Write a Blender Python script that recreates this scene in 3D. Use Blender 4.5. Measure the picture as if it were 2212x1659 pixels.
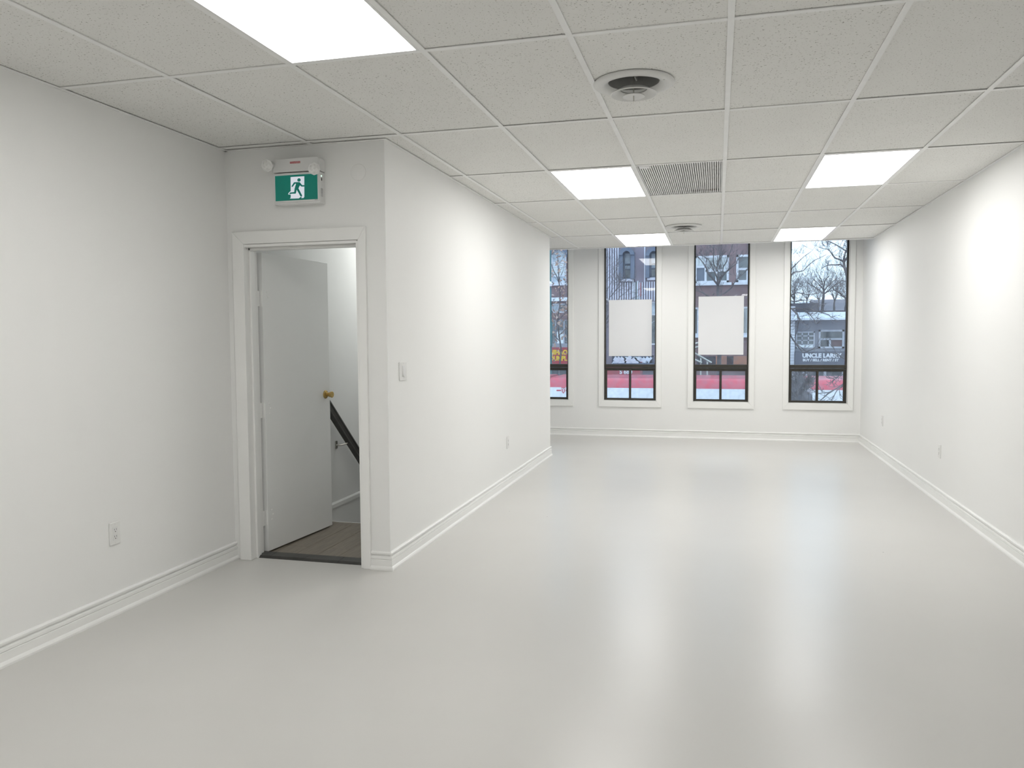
import bpy, bmesh, math, random
from mathutils import Vector, Matrix
# ------------------------------------------------------------------ clear
for o in list(bpy.data.objects): bpy.data.objects.remove(o, do_unlink=True)
SC = bpy.context.scene
COL = SC.collection
PI = math.pi
# ------------------------------------------------------------------ camera
CAM = Vector((-0.0389, -3.1079, 1.4195)); FPX = 1697.54; CX, CY = 1106.0, 829.5
YAW, PITCH, ROLL = 0.255370, -0.0593647, -0.0058482
_f = Vector((-math.sin(YAW)*math.cos(PITCH), math.cos(YAW)*math.cos(PITCH), math.sin(PITCH)))
_r0 = Vector((math.cos(YAW), math.sin(YAW), 0)); _u0 = _r0.cross(_f)
_r = math.cos(ROLL)*_r0 + math.sin(ROLL)*_u0; _u = -math.sin(ROLL)*_r0 + math.cos(ROLL)*_u0
cd = bpy.data.cameras.new('camera'); cam = bpy.data.objects.new('camera', cd); COL.objects.link(cam)
cd.sensor_width = 36; cd.lens = FPX/2212*36; cd.clip_start = .05; cd.clip_end = 900
cam.matrix_world = Matrix(((_r.x, _u.x, -_f.x, CAM.x), (_r.y, _u.y, -_f.y, CAM.y), (_r.z, _u.z, -_f.z, CAM.z), (0, 0, 0, 1)))
SC.camera = cam
def ray(px, py): return _f + (px-CX)/FPX*_r + (CY-py)/FPX*_u
def at(px, py, Y): d = ray(px, py); return CAM + d*((Y-CAM.y)/d.y)
def atz(px, py, Z): d = ray(px, py); return CAM + d*((Z-CAM.z)/d.z)
# ------------------------------------------------------------------ world, exposure
SKY_STRENGTH = 1.38; PANEL = 8.0; PANEL_COL = (1.0, 0.99, 0.97)
w = bpy.data.worlds.new('overcast_sky'); SC.world = w; w.use_nodes = True
bg = w.node_tree.nodes['Background']; bg.inputs['Color'].default_value = (0.66, 0.84, 1.0, 1); bg.inputs['Strength'].default_value = SKY_STRENGTH
vs = SC.view_settings; vs.view_transform = 'Standard'; vs.look = 'None'; vs.gamma = 1; vs.use_curve_mapping = False; vs.exposure = 0.44
# ------------------------------------------------------------------ materials
M = {}
def pmat(name, c1, c2=None, scale=8, rough=.6, spec=.5, bump=0, bscale=None, metal=0, emit=None, estr=0, detail=3, pos=(.35, .65), stretch=None):
    m = bpy.data.materials.new(name); m.use_nodes = True; nt = m.node_tree; b = nt.nodes['Principled BSDF']
    b.inputs['Roughness'].default_value = rough; b.inputs['Specular IOR Level'].default_value = spec; b.inputs['Metallic'].default_value = metal
    c2 = c2 or tuple(x*.96 for x in c1)
    tc = nt.nodes.new('ShaderNodeTexCoord'); mp = nt.nodes.new('ShaderNodeMapping'); nt.links.new(tc.outputs['Object'], mp.inputs[0])
    if stretch: mp.inputs['Scale'].default_value = stretch
    n = nt.nodes.new('ShaderNodeTexNoise'); n.inputs['Scale'].default_value = scale; n.inputs['Detail'].default_value = detail
    r = nt.nodes.new('ShaderNodeValToRGB'); r.color_ramp.elements[0].position, r.color_ramp.elements[1].position = pos
    r.color_ramp.elements[0].color = (*c1, 1); r.color_ramp.elements[1].color = (*c2, 1)
    nt.links.new(mp.outputs[0], n.inputs['Vector']); nt.links.new(n.outputs['Fac'], r.inputs[0]); nt.links.new(r.outputs[0], b.inputs['Base Color'])
    if bump:
        n2 = nt.nodes.new('ShaderNodeTexNoise'); n2.inputs['Scale'].default_value = bscale or scale*4; n2.inputs['Detail'].default_value = 4
        bp = nt.nodes.new('ShaderNodeBump'); bp.inputs['Strength'].default_value = bump; bp.inputs['Distance'].default_value = .01
        nt.links.new(mp.outputs[0], n2.inputs['Vector']); nt.links.new(n2.outputs['Fac'], bp.inputs['Height']); nt.links.new(bp.outputs[0], b.inputs['Normal'])
    if emit:
        b.inputs['Emission Color'].default_value = (*emit, 1); b.inputs['Emission Strength'].default_value = estr
    M[name] = m; return m
def emat(name, col, s):
    m = bpy.data.materials.new(name); m.use_nodes = True; nt = m.node_tree; nt.nodes.clear()
    e = nt.nodes.new('ShaderNodeEmission'); e.inputs[0].default_value = (*col, 1); e.inputs[1].default_value = s
    o = nt.nodes.new('ShaderNodeOutputMaterial'); nt.links.new(e.outputs[0], o.inputs[0]); M[name] = m
def glassmat(name, haze=0.0, tint=(.97, .985, 1), droplets=0):
    m = bpy.data.materials.new(name); m.use_nodes = True; nt = m.node_tree; nt.nodes.clear()
    t = nt.nodes.new('ShaderNodeBsdfTransparent'); t.inputs[0].default_value = (*tint, 1)
    g = nt.nodes.new('ShaderNodeBsdfGlossy'); g.inputs['Roughness'].default_value = .01
    fr = nt.nodes.new('ShaderNodeFresnel'); fr.inputs[0].default_value = 1.45
    mx = nt.nodes.new('ShaderNodeMixShader'); nt.links.new(fr.outputs[0], mx.inputs[0]); nt.links.new(t.outputs[0], mx.inputs[1]); nt.links.new(g.outputs[0], mx.inputs[2])
    out = nt.nodes.new('ShaderNodeOutputMaterial'); last = mx
    if haze:
        d = nt.nodes.new('ShaderNodeBsdfTranslucent'); d.inputs[0].default_value = (.9, .93, 1, 1)
        tc = nt.nodes.new('ShaderNodeTexCoord'); n = nt.nodes.new('ShaderNodeTexNoise'); n.inputs['Scale'].default_value = 14; n.inputs['Detail'].default_value = 6
        nt.links.new(tc.outputs['Object'], n.inputs['Vector'])
        mr = nt.nodes.new('ShaderNodeMapRange'); mr.inputs[1].default_value = .3; mr.inputs[2].default_value = .75; mr.inputs[3].default_value = haze*.3; mr.inputs[4].default_value = haze*1.7
        nt.links.new(n.outputs['Fac'], mr.inputs[0])
        m2 = nt.nodes.new('ShaderNodeMixShader'); nt.links.new(mr.outputs[0], m2.inputs[0]); nt.links.new(mx.outputs[0], m2.inputs[1]); nt.links.new(d.outputs[0], m2.inputs[2]); last = m2
    nt.links.new(last.outputs[0], out.inputs[0]); M[name] = m
pmat('wall_paint', (.895, .895, .88), (.885, .885, .87), scale=1.2, rough=.55, spec=.35, bump=.03, bscale=160)
pmat('trim_paint', (.91, .91, .89), (.90, .90, .88), scale=6, rough=.35, spec=.5)
pmat('door_paint', (.90, .905, .89), (.89, .895, .88), scale=2.5, rough=.32, spec=.5)
pmat('grid_metal', (.91, .91, .895), rough=.4)
pmat('panel_frame', (.86, .86, .85), rough=.35)
pmat('plenum', (.42, .42, .41), rough=.9)
pmat('bronze', (.040, .036, .028), (.030, .028, .022), scale=20, rough=.35)
pmat('threshold_rubber', (.035, .035, .033), (.055, .053, .05), scale=12, rough=.45, detail=6)
pmat('brass', (.62, .44, .17), (.52, .36, .13), scale=30, rough=.28, metal=1)
pmat('steel', (.55, .54, .50), rough=.3, metal=1)
pmat('rail_wood', (.022, .020, .017), (.035, .032, .028), scale=14, rough=.35)
pmat('plank_tile', (.25, .215, .17), (.19, .165, .135), scale=5, rough=.45, stretch=(8, 1, 8), detail=6)
pmat('grout', (.33, .30, .25), rough=.8)
pmat('plastic_white', (.80, .80, .79), rough=.35)
pmat('plastic_plate', (.84, .84, .82), rough=.3)
pmat('slot_dark', (.10, .09, .08), rough=.6)
pmat('diffuser_white', (.74, .74, .72), rough=.4)
pmat('duct_metal', (.36, .36, .35), (.32, .32, .31), scale=20, rough=.5)
pmat('damper_grey', (.45, .45, .44), rough=.5)
pmat('grille_grey', (.62, .62, .61), rough=.5)
pmat('poster_white', (.93, .935, .95), (.92, .925, .94), scale=3, rough=.6)
def paper():
    nt = M['poster_white'].node_tree; b = nt.nodes['Principled BSDF']; o = nt.nodes['Material Output']; t = nt.nodes.new('ShaderNodeBsdfTranslucent'); t.inputs[0].default_value = (.97, .97, .97, 1)
    mx = nt.nodes.new('ShaderNodeMixShader'); mx.inputs[0].default_value = .15; nt.links.new(b.outputs[0], mx.inputs[1]); nt.links.new(t.outputs[0], mx.inputs[2]); nt.links.new(mx.outputs[0], o.inputs[0])
paper()
pmat('sign_green', (.004, .13, .10), (.004, .10, .08), scale=9, rough=.35, emit=(0, .30, .22), estr=.18)
pmat('sign_white', (.85, .87, .92), rough=.35, emit=(.8, .85, 1), estr=.30)
pmat('label_red', (.45, .10, .12), (.6, .3, .3), scale=90, rough=.5)
pmat('label_grey', (.42, .42, .42), (.6, .6, .6), scale=120, rough=.5)
pmat('lens_clear', (.86, .86, .84), (.7, .7, .68), scale=60, rough=.12, spec=.8)
emat('led_green', (.6, 1, .75), 1.6)
emat('panel_light', PANEL_COL, PANEL)
emat('stair_lamp', (.97, 1, .985), 30.0)
glassmat('glass', .035); glassmat('glass_hazy', .10)
# floor paint: glossy light grey with sparse dark scuffs
def floor_mat():
    m = pmat('floor_paint', (.635, .625, .60), (.615, .605, .58), scale=.9, rough=.3, spec=.62, detail=3)
    nt = m.node_tree; b = nt.nodes['Principled BSDF']; ramp = [n for n in nt.nodes if n.type == 'VALTORGB'][0]
    tc = [n for n in nt.nodes if n.type == 'TEX_COORD'][0]
    v = nt.nodes.new('ShaderNodeTexVoronoi'); v.inputs['Scale'].default_value = 2.6
    nn = nt.nodes.new('ShaderNodeTexNoise'); nn.inputs['Scale'].default_value = 60
    vm = nt.nodes.new('ShaderNodeMixRGB'); vm.inputs[0].default_value = .012
    nt.links.new(tc.outputs['Object'], vm.inputs[1]); nt.links.new(nn.outputs['Color'], vm.inputs[2]); nt.links.new(tc.outputs['Object'], nn.inputs['Vector'])
    nt.links.new(vm.outputs[0], v.inputs['Vector'])
    lt = nt.nodes.new('ShaderNodeMath'); lt.operation = 'LESS_THAN'; lt.inputs[1].default_value = .013; nt.links.new(v.outputs['Distance'], lt.inputs[0])
    sep = nt.nodes.new('ShaderNodeSeparateColor'); nt.links.new(v.outputs['Color'], sep.inputs[0])
    gt = nt.nodes.new('ShaderNodeMath'); gt.operation = 'GREATER_THAN'; gt.inputs[1].default_value = .55; nt.links.new(sep.outputs[0], gt.inputs[0])
    mu = nt.nodes.new('ShaderNodeMath'); mu.operation = 'MULTIPLY'; nt.links.new(lt.outputs[0], mu.inputs[0]); nt.links.new(gt.outputs[0], mu.inputs[1])
    mx = nt.nodes.new('ShaderNodeMixRGB'); mx.inputs[2].default_value = (.2, .19, .18, 1); nt.links.new(mu.outputs[0], mx.inputs[0]); nt.links.new(ramp.outputs[0], mx.inputs[1])
    nt.links.new(mx.outputs[0], b.inputs['Base Color'])
    n3 = nt.nodes.new('ShaderNodeTexNoise'); n3.inputs['Scale'].default_value = 1.2; n3.inputs['Detail'].default_value = 2; nt.links.new(tc.outputs['Object'], n3.inputs['Vector'])
    mr = nt.nodes.new('ShaderNodeMapRange'); mr.inputs[3].default_value = .26; mr.inputs[4].default_value = .34; nt.links.new(n3.outputs['Fac'], mr.inputs[0]); nt.links.new(mr.outputs[0], b.inputs['Roughness'])
floor_mat()
def tile_mat():
    m = pmat('acoustic_tile', (.845, .84, .812), (.83, .825, .797), scale=3, rough=.9, spec=.1)
    nt = m.node_tree; b = nt.nodes['Principled BSDF']; ramp = [n for n in nt.nodes if n.type == 'VALTORGB'][0]
    tc = [n for n in nt.nodes if n.type == 'TEX_COORD'][0]
    oi = nt.nodes.new('ShaderNodeObjectInfo'); add = nt.nodes.new('ShaderNodeVectorMath'); add.operation = 'ADD'
    mlt = nt.nodes.new('ShaderNodeMath'); mlt.operation = 'MULTIPLY'; mlt.inputs[1].default_value = 37; nt.links.new(oi.outputs['Random'], mlt.inputs[0])
    nt.links.new(tc.outputs['Object'], add.inputs[0]); nt.links.new(mlt.outputs[0], add.inputs[1])
    n = nt.nodes.new('ShaderNodeTexNoise'); n.inputs['Scale'].default_value = 120; n.inputs['Detail'].default_value = 1.5; nt.links.new(add.outputs[0], n.inputs['Vector'])
    r = nt.nodes.new('ShaderNodeValToRGB'); r.color_ramp.elements[0].position = .25; r.color_ramp.elements[1].position = .37
    r.color_ramp.elements[0].color = (.42, .41, .38, 1); r.color_ramp.elements[1].color = (1, 1, 1, 1); nt.links.new(n.outputs['Fac'], r.inputs[0])
    mx = nt.nodes.new('ShaderNodeMixRGB'); mx.blend_type = 'MULTIPLY'; mx.inputs[0].default_value = 1; nt.links.new(ramp.outputs[0], mx.inputs[1]); nt.links.new(r.outputs[0], mx.inputs[2]); nt.links.new(mx.outputs[0], b.inputs['Base Color'])
    bp = nt.nodes.new('ShaderNodeBump'); bp.inputs['Strength'].default_value = .25; bp.inputs['Distance'].default_value = .003; nt.links.new(r.outputs[0], bp.inputs['Height']); nt.links.new(bp.outputs[0], b.inputs['Normal'])
tile_mat()
# ------------------------------------------------------------------ mesh helpers
class MB:
    def __init__(s): s.v = []; s.f = []
    def box(s, x0, x1, y0, y1, z0, z1):
        if x0 > x1: x0, x1 = x1, x0
        if y0 > y1: y0, y1 = y1, y0
        if z0 > z1: z0, z1 = z1, z0
        n = len(s.v)
        s.v += [(x0, y0, z0), (x1, y0, z0), (x1, y1, z0), (x0, y1, z0), (x0, y0, z1), (x1, y0, z1), (x1, y1, z1), (x0, y1, z1)]
        s.f += [tuple(n+i for i in q) for q in ((0, 3, 2, 1), (4, 5, 6, 7), (0, 1, 5, 4), (1, 2, 6, 5), (2, 3, 7, 6), (3, 0, 4, 7))]
        return s
    def prism(s, pts, a0, a1, ax='y'):
        # pts: 2D outline; ax 'y': (x,z) extruded over y; 'x': (y,z) over x; 'z': (x,y) over z
        n = len(s.v); k = len(pts)
        for a in (a0, a1):
            for p, q in pts: s.v.append({'y': (p, a, q), 'x': (a, p, q), 'z': (p, q, a)}[ax])
        s.f.append(tuple(n+i for i in range(k))); s.f.append(tuple(n+k+i for i in reversed(range(k))))
        for i in range(k): j = (i+1) % k; s.f.append((n+i, n+k+i, n+k+j, n+j))
        return s
    def tube(s, pts, rad, seg=6, caps=True):
        pts = [Vector(p) for p in pts]; n = len(s.v); m = len(pts)
        rr = rad if isinstance(rad, (list, tuple)) else [rad]*m
        for i, p in enumerate(pts):
            d = (pts[min(i+1, m-1)]-pts[max(i-1, 0)])
            d = d.normalized() if d.length > 1e-9 else Vector((0, 0, 1))
            a = d.cross(Vector((0, 0, 1)) if abs(d.z) < .9 else Vector((1, 0, 0))).normalized(); b = d.cross(a)
            for k in range(seg):
                t = 2*PI*k/seg; q = p + a*math.cos(t)*rr[i] + b*math.sin(t)*rr[i]; s.v.append(tuple(q))
        for i in range(m-1):
            for k in range(seg):
                k2 = (k+1) % seg; s.f.append((n+i*seg+k, n+i*seg+k2, n+(i+1)*seg+k2, n+(i+1)*seg+k))
        if caps: s.f.append(tuple(n+k for k in reversed(range(seg)))); s.f.append(tuple(n+(m-1)*seg+k for k in range(seg)))
        return s
    def lathe(s, prof, seg=40, origin=(0, 0, 0), axis='z', caps=False):
        # prof: (r, h)
        n = len(s.v); o = Vector(origin)
        for r_, h in prof:
            for k in range(seg):
                t = 2*PI*k/seg; a, b = r_*math.cos(t), r_*math.sin(t)
                p = {'z': (a, b, h), 'y': (a, h, b), 'x': (h, a, b)}[axis]; s.v.append(tuple(o+Vector(p)))
        for i in range(len(prof)-1):
            for k in range(seg):
                k2 = (k+1) % seg; s.f.append((n+i*seg+k, n+i*seg+k2, n+(i+1)*seg+k2, n+(i+1)*seg+k))
        if caps: s.f.append(tuple(n+k for k in range(seg))); m = len(prof)-1; s.f.append(tuple(n+m*seg+k for k in reversed(range(seg))))
        return s
    def build(s, name, mat, parent=None, loc=None, smooth=False, bevel=0, rot=None, bseg=2):
        me = bpy.data.meshes.new(name); me.from_pydata(s.v, [], s.f); me.validate()
        bm = bmesh.new(); bm.from_mesh(me); bmesh.ops.recalc_face_normals(bm, faces=bm.faces); bm.to_mesh(me); bm.free()
        o = bpy.data.objects.new(name, me); COL.objects.link(o); me.materials.append(M[mat] if isinstance(mat, str) else mat)
        if parent: o.parent = parent
        if loc: o.location = loc
        if rot: o.rotation_euler = rot
        if smooth:
            for p in me.polygons: p.use_smooth = True
            md = o.modifiers.new('split', 'EDGE_SPLIT'); md.split_angle = math.radians(38)
        if bevel:
            md = o.modifiers.new('bevel', 'BEVEL'); md.width = bevel; md.segments = bseg; md.limit_method = 'ANGLE'
        return o
def empty(name, loc=(0, 0, 0), rz=0):
    o = bpy.data.objects.new(name, None); COL.objects.link(o); o.location = loc; o.rotation_euler = (0, 0, rz); o.empty_display_size = .1; return o
def tag(o, label, cat=None, group=None, kind=None):
    if label: o['label'] = label
    if cat: o['category'] = cat
    if group: o['group'] = group
    if kind: o['kind'] = kind
    return o
def struct(o, label, cat): return tag(o, label, cat, kind='structure')
def grid_wall(mb, x0, x1, z0, z1, y0, y1, holes):
    """wall in the XZ plane with rectangular holes (hx0,hx1,hz0,hz1)"""
    xs = sorted({x0, x1, *[min(max(h[i], x0), x1) for h in holes for i in (0, 1)]})
    for a, b in zip(xs, xs[1:]):
        if b-a < 1e-5: continue
        c = (a+b)/2; hz = sorted([(max(h[2], z0), min(h[3], z1)) for h in holes if h[0] < c < h[1]])
        z = z0
        for h0, h1 in hz:
            if h0-z > 1e-5: mb.box(a, b, y0, y1, z, h0)
            z = max(z, h1)
        if z1-z > 1e-5: mb.box(a, b, y0, y1, z, z1)
    return mb
def text_obj(name, s, size, mat, parent, loc, extrude=.01, sx=1, align='CENTER', bold=0, rot=(PI/2, 0, 0)):
    cu = bpy.data.curves.new(name, 'FONT'); cu.body = s; cu.size = size; cu.extrude = extrude; cu.align_x = align; cu.align_y = 'CENTER'; cu.offset = bold; cu.resolution_u = 3
    t = bpy.data.objects.new('t', cu); COL.objects.link(t); dg = bpy.context.evaluated_depsgraph_get(); dg.update()
    me = bpy.data.meshes.new_from_object(t.evaluated_get(dg)); bpy.data.objects.remove(t, do_unlink=True); bpy.data.curves.remove(cu)
    me.name = name; me.materials.clear(); me.materials.append(M[mat]); o = bpy.data.objects.new(name, me); COL.objects.link(o)
    o.parent = parent; o.location = loc; o.rotation_euler = rot; o.scale = (sx, 1, 1); return o
# ------------------------------------------------------------------ dimensions (metres, floor top = 0)
XL, XR, YF, YB = -3.045, 1.80, 8.05, -6.5
XP, YD, YE = -1.965, 1.295, 6.07          # partition face, door wall face, partition far end
H = 2.595; TOP = 3.15; T = .6096; ROW = 1.2192; YC = 6*ROW
# ------------------------------------------------------------------ room shell
struct(MB().box(XL, XR, YB, 1.34, -.2, 0).box(XP-.1, XR, 1.34, YE, -.2, 0).box(XL, XR, YE, YF, -.2, 0).build('floor', 'floor_paint'), 'light grey painted floor with a soft satin sheen', 'floor')
struct(MB().box(XL-.12, XL, YB, YF, -3.2, TOP).build('wall_left', 'wall_paint'), 'long white painted wall running past the doorway', 'wall')
struct(MB().box(XR, XR+.12, YB, YF, -.2, TOP).build('wall_right', 'wall_paint'), 'long white wall with two cover plates low down', 'wall')
struct(MB().box(XL-.12, XR+.12, YB-.12, YB, -.2, TOP).build('wall_near', 'wall_paint'), 'plain white wall opposite the windows', 'wall')
DX0, DX1, DZ = -2.925, -2.15, 2.005
struct(grid_wall(MB(), XL, XP, -.2, H+.03, YD, YD+.12, [(DX0, DX1, -.01, DZ)]).build('wall_door', 'wall_paint'), 'short white wall holding the doorway and the exit sign', 'wall')
struct(MB().box(XP-.1, XP, YD+.12, YE, -3.2, H+.03).box(XL, XP-.1, YE-.1, YE, -3.2, H+.03).build('wall_partition', 'wall_paint'), 'white partition wall jutting into the room beside the stairwell', 'wall')
WC = [-2.479, -1.232, .011, 1.262]; WH = .372; WZ0 = .508; WZ1 = 2.98
struct(grid_wall(MB(), XL-.12, XR+.12, -3.6, TOP, YF, YF+.24, [(c-WH, c+WH, WZ0, WZ1) for c in WC]).build('wall_far', 'wall_paint'), 'white wall pierced by four tall narrow windows', 'wall')
struct(MB().box(XL-.12, XR+.12, YB-.12, YF+.24, TOP, TOP+.15).build('ceiling_slab', 'plenum'), 'dark slab above the suspended ceiling', 'ceiling')
struct(MB().box(XL, XR, YC+.012, YC+.10, H, TOP).build('wall_bulkhead', 'wall_paint'), 'white drop where the suspended ceiling stops short of the windows', 'wall')
struct(MB().box(XL, XR, YC+.10, YF, TOP-.03, TOP-.001).build('ceiling_pocket', 'wall_paint'), 'white raised ceiling strip over the windows', 'ceiling')
# ------------------------------------------------------------------ suspended ceiling: grid bars, tiles
ceil_root = empty('ceiling', (0, 0, H)); struct(ceil_root, 'suspended ceiling of speckled off-white tiles in a white metal grid', 'ceiling')
BAR = .0125
def cbar(x0, x1, y0, y1, name='grid_bar'):
    cx, cy = (x0+x1)/2, (y0+y1)/2
    return MB().box(x0-cx, x1-cx, y0-cy, y1-cy, 0, .004).build(name, 'grid_metal', ceil_root, (cx, cy, 0))
cols = [XL] + [T*i for i in range(-4, 3)] + [XR]
rows = [YB] + [ROW*i for i in range(-5, 7)]
for x in cols[1:-1]:
    if x < XP: cbar(x-BAR, x+BAR, YB, YD); cbar(x-BAR, x+BAR, YE, YC)
    else: cbar(x-BAR, x+BAR, YB, YC)
for y in rows[1:]:
    for a, b in zip(cols, cols[1:]):
        if YD < y < YE:
            if b < XP: continue
            a = max(a, XP)
        e = .012 if y == YC else 0
        cbar(a+BAR, b-BAR, y-BAR, y+BAR+e)
# perimeter wall angle
for r in ((XL, XL+.020, YB, YD), (XR-.020, XR, YB, YC), (XL, XP+.02, YD-.020, YD), (XP, XP+.020, YD, YE), (XL, XP+.02, YE, YE+.020), (XL, XL+.02, YE, YC)):
    cx, cy = (r[0]+r[1])/2, (r[2]+r[3])/2
    MB().box(r[0]-cx, r[1]-cx, r[2]-cy, r[3]-cy, -.001, .003).build('wall_angle', 'grid_metal', ceil_root, (cx, cy, 0))
LIGHTS = {(-3, -1), (-2, 2), (1, 2), (-2, 5), (1, 5), (-3, -4), (1, -4)}
V1 = tuple(atz(1369, 185, H-.01)[:2]); V2 = tuple(atz(1477, 491, H-.01)[:2])
GRILLE = (-1, 2); VENTS = {(-1, 0), (-1, 4)}
TZ = .006; TG = .0085
def tile_mesh(w, d):
    return MB().box(-w/2, w/2, -d/2, d/2, TZ, TZ+.016)
def tile_hole(w, d, hx, hy, r, n=48):
    mb = MB(); ang = [2*PI*k/n for k in range(n)]
    outer = []
    for t in ang:
        c, s_ = math.cos(t), math.sin(t); k = min((w/2-hx*(1 if c > 0 else -1))/abs(c) if abs(c) > 1e-6 else 9e9, (d/2-hy*(1 if s_ > 0 else -1))/abs(s_) if abs(s_) > 1e-6 else 9e9)
        outer.append((hx+c*k, hy+s_*k))
    inner = [(hx+r*math.cos(t), hy+r*math.sin(t)) for t in ang]
    mb.v = [(x, y, TZ) for x, y in outer] + [(x, y, TZ) for x, y in inner] + [(x, y, TZ+.016) for x, y in inner]
    for k in range(n):
        j = (k+1) % n; mb.f += [(k, j, n+j, n+k), (n+k, n+j, 2*n+j, 2*n+k)]
    # corner fillers
    cs = [(w/2, d/2), (-w/2, d/2), (-w/2, -d/2), (w/2, -d/2)]
    for cxy in cs:
        for k in range(n):
            j = (k+1) % n; A, B = outer[k], outer[j]
            if abs(A[0]-cxy[0]) < 1e-6 and abs(B[1]-cxy[1]) < 1e-6 or abs(A[1]-cxy[1]) < 1e-6 and abs(B[0]-cxy[0]) < 1e-6:
                if A != cxy and B != cxy: mb.v.append((*cxy, TZ)); mb.f.append((k, len(mb.v)-1, j))
    return mb
tile_cache = {}
def put_tile(x0, x1, y0, y1):
    x0 += TG; x1 -= TG; y0 += TG; y1 -= TG
    w_, d_ = x1-x0, y1-y0
    if w_ < .01 or d_ < .01: return
    key = (round(w_, 3), round(d_, 3)); loc = ((x0+x1)/2, (y0+y1)/2, random.uniform(-.0015, .0015))
    if key in tile_cache:
        o = tile_cache[key].copy(); COL.objects.link(o); o.parent = ceil_root; o.location = loc
    else: tile_cache[key] = tile_mesh(w_, d_).build('ceiling_tile', 'acoustic_tile', ceil_root, loc)
random.seed(4)
def ci(x): return int(round(x/T))
for a, b in zip(cols, cols[1:]):
    for y0, y1 in zip(rows, rows[1:]):
        key = (ci(a) if a != XL else -5, int(round(y0/ROW)) if y0 != YB else -6)
        if key in LIGHTS or key == GRILLE: continue
        if key in VENTS:
            vx, vy = {(-1, 0): V1, (-1, 4): V2}[key]
            cx, cy = (a+b)/2, (y0+y1)/2
            tile_hole(b-a-2*TG, y1-y0-2*TG, vx-cx, vy-cy, .118).build('ceiling_tile', 'acoustic_tile', ceil_root, (cx, cy, 0)); continue
        if b <= XP+.2 and y1 > YD+.05 and y0 < YE-.1 and a < XP:
            lo, hi = max(y0, YD), min(y1, YE)
            if y0 < YD: put_tile(a, min(b, XP+.02), y0, YD)
            if b > XP: put_tile(XP, b, y0 if y0 >= YD else YD-.075, y1)
            continue
        put_tile(a, b, y0, y1)
# ------------------------------------------------------------------ ceiling light panels
def panel(key, label, off=''):
    i, j = key; x0, x1, y0, y1 = i*T+.0125, (i+1)*T-.0125, j*ROW+.0125, (j+1)*ROW-.0125
    cx, cy = (x0+x1)/2, (y0+y1)/2; w_, d_ = (x1-x0)/2, (y1-y0)/2
    t = empty('ceiling_light_panel'+off, (cx, cy, H)); tag(t, label, 'ceiling light', 'flat ceiling light panels')
    f = .010; fr = MB()
    for q in ((-w_, w_, -d_, -d_+f), (-w_, w_, d_-f, d_), (-w_, -w_+f, -d_+f, d_-f), (w_-f, w_, -d_+f, d_-f)): fr.box(*q, -.001, .012)
    fr.box(-w_, w_, -d_, d_, .013, .04).build('frame', 'panel_frame', t)
    MB().box(-w_+f, w_-f, -d_+f, d_-f, .002, .011).build('diffuser'+off, 'panel_light', t)
panel((-3, -1), 'bright light panel in the ceiling over the floor before the doorway')
panel((-2, 2), 'glowing light panel set directly beside the ribbed air grille')
panel((1, 2), 'glowing light panel in the ceiling abreast of the air grille, by the right wall')
panel((-2, 5), 'glowing light panel at the ceiling edge above the second window from the partition')
panel((1, 5), 'glowing light panel at the ceiling edge above the window by the right wall')
panel((-3, -4), 'light panel in the ceiling toward the rear wall, on the doorway side', '_offscreen')
panel((1, -4), 'light panel in the ceiling toward the rear wall, by the right wall', '_offscreen')
# ------------------------------------------------------------------ ribbed air grille
def grille():
    i, j = GRILLE; x0, x1, y0, y1 = i*T+.0125, (i+1)*T-.0125, j*ROW+.0125, (j+1)*ROW-.0125
    cx, cy = (x0+x1)/2, (y0+y1)/2; w_, d_ = (x1-x0)/2, (y1-y0)/2
    t = empty('return_air_grille', (cx, cy, H)); tag(t, 'grey ribbed return air grille set in the ceiling grid', 'air grille')
    fr = MB()
    for q in ((-w_, w_, -d_, -d_+.012), (-w_, w_, d_-.012, d_), (-w_, -w_+.012, -d_, d_), (w_-.012, w_, -d_, d_)): fr.box(*q, .004, .02)
    fr.build('frame', 'grille_grey', t); MB().box(-w_, w_, -d_, d_, .034, .04).build('backing', 'grille_back', t)
    s = MB(); n = 37
    for k in range(n):
        x = -w_+.02+(2*w_-.04)*k/(n-1); s.box(x-.0035, x+.0035, -d_+.012, d_-.012, .005, .026)
    o = s.build('slats', 'grille_slat', t); o['kind'] = 'stuff'
    MB().box(-w_+.02, -w_+.09, -d_+.02, -d_+.10, .002, .005).build('sticker', 'plastic_white', t)
pmat('grille_back', (.86, .86, .85), rough=.7); pmat('grille_slat', (.93, .93, .92), rough=.45)
grille()
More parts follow.
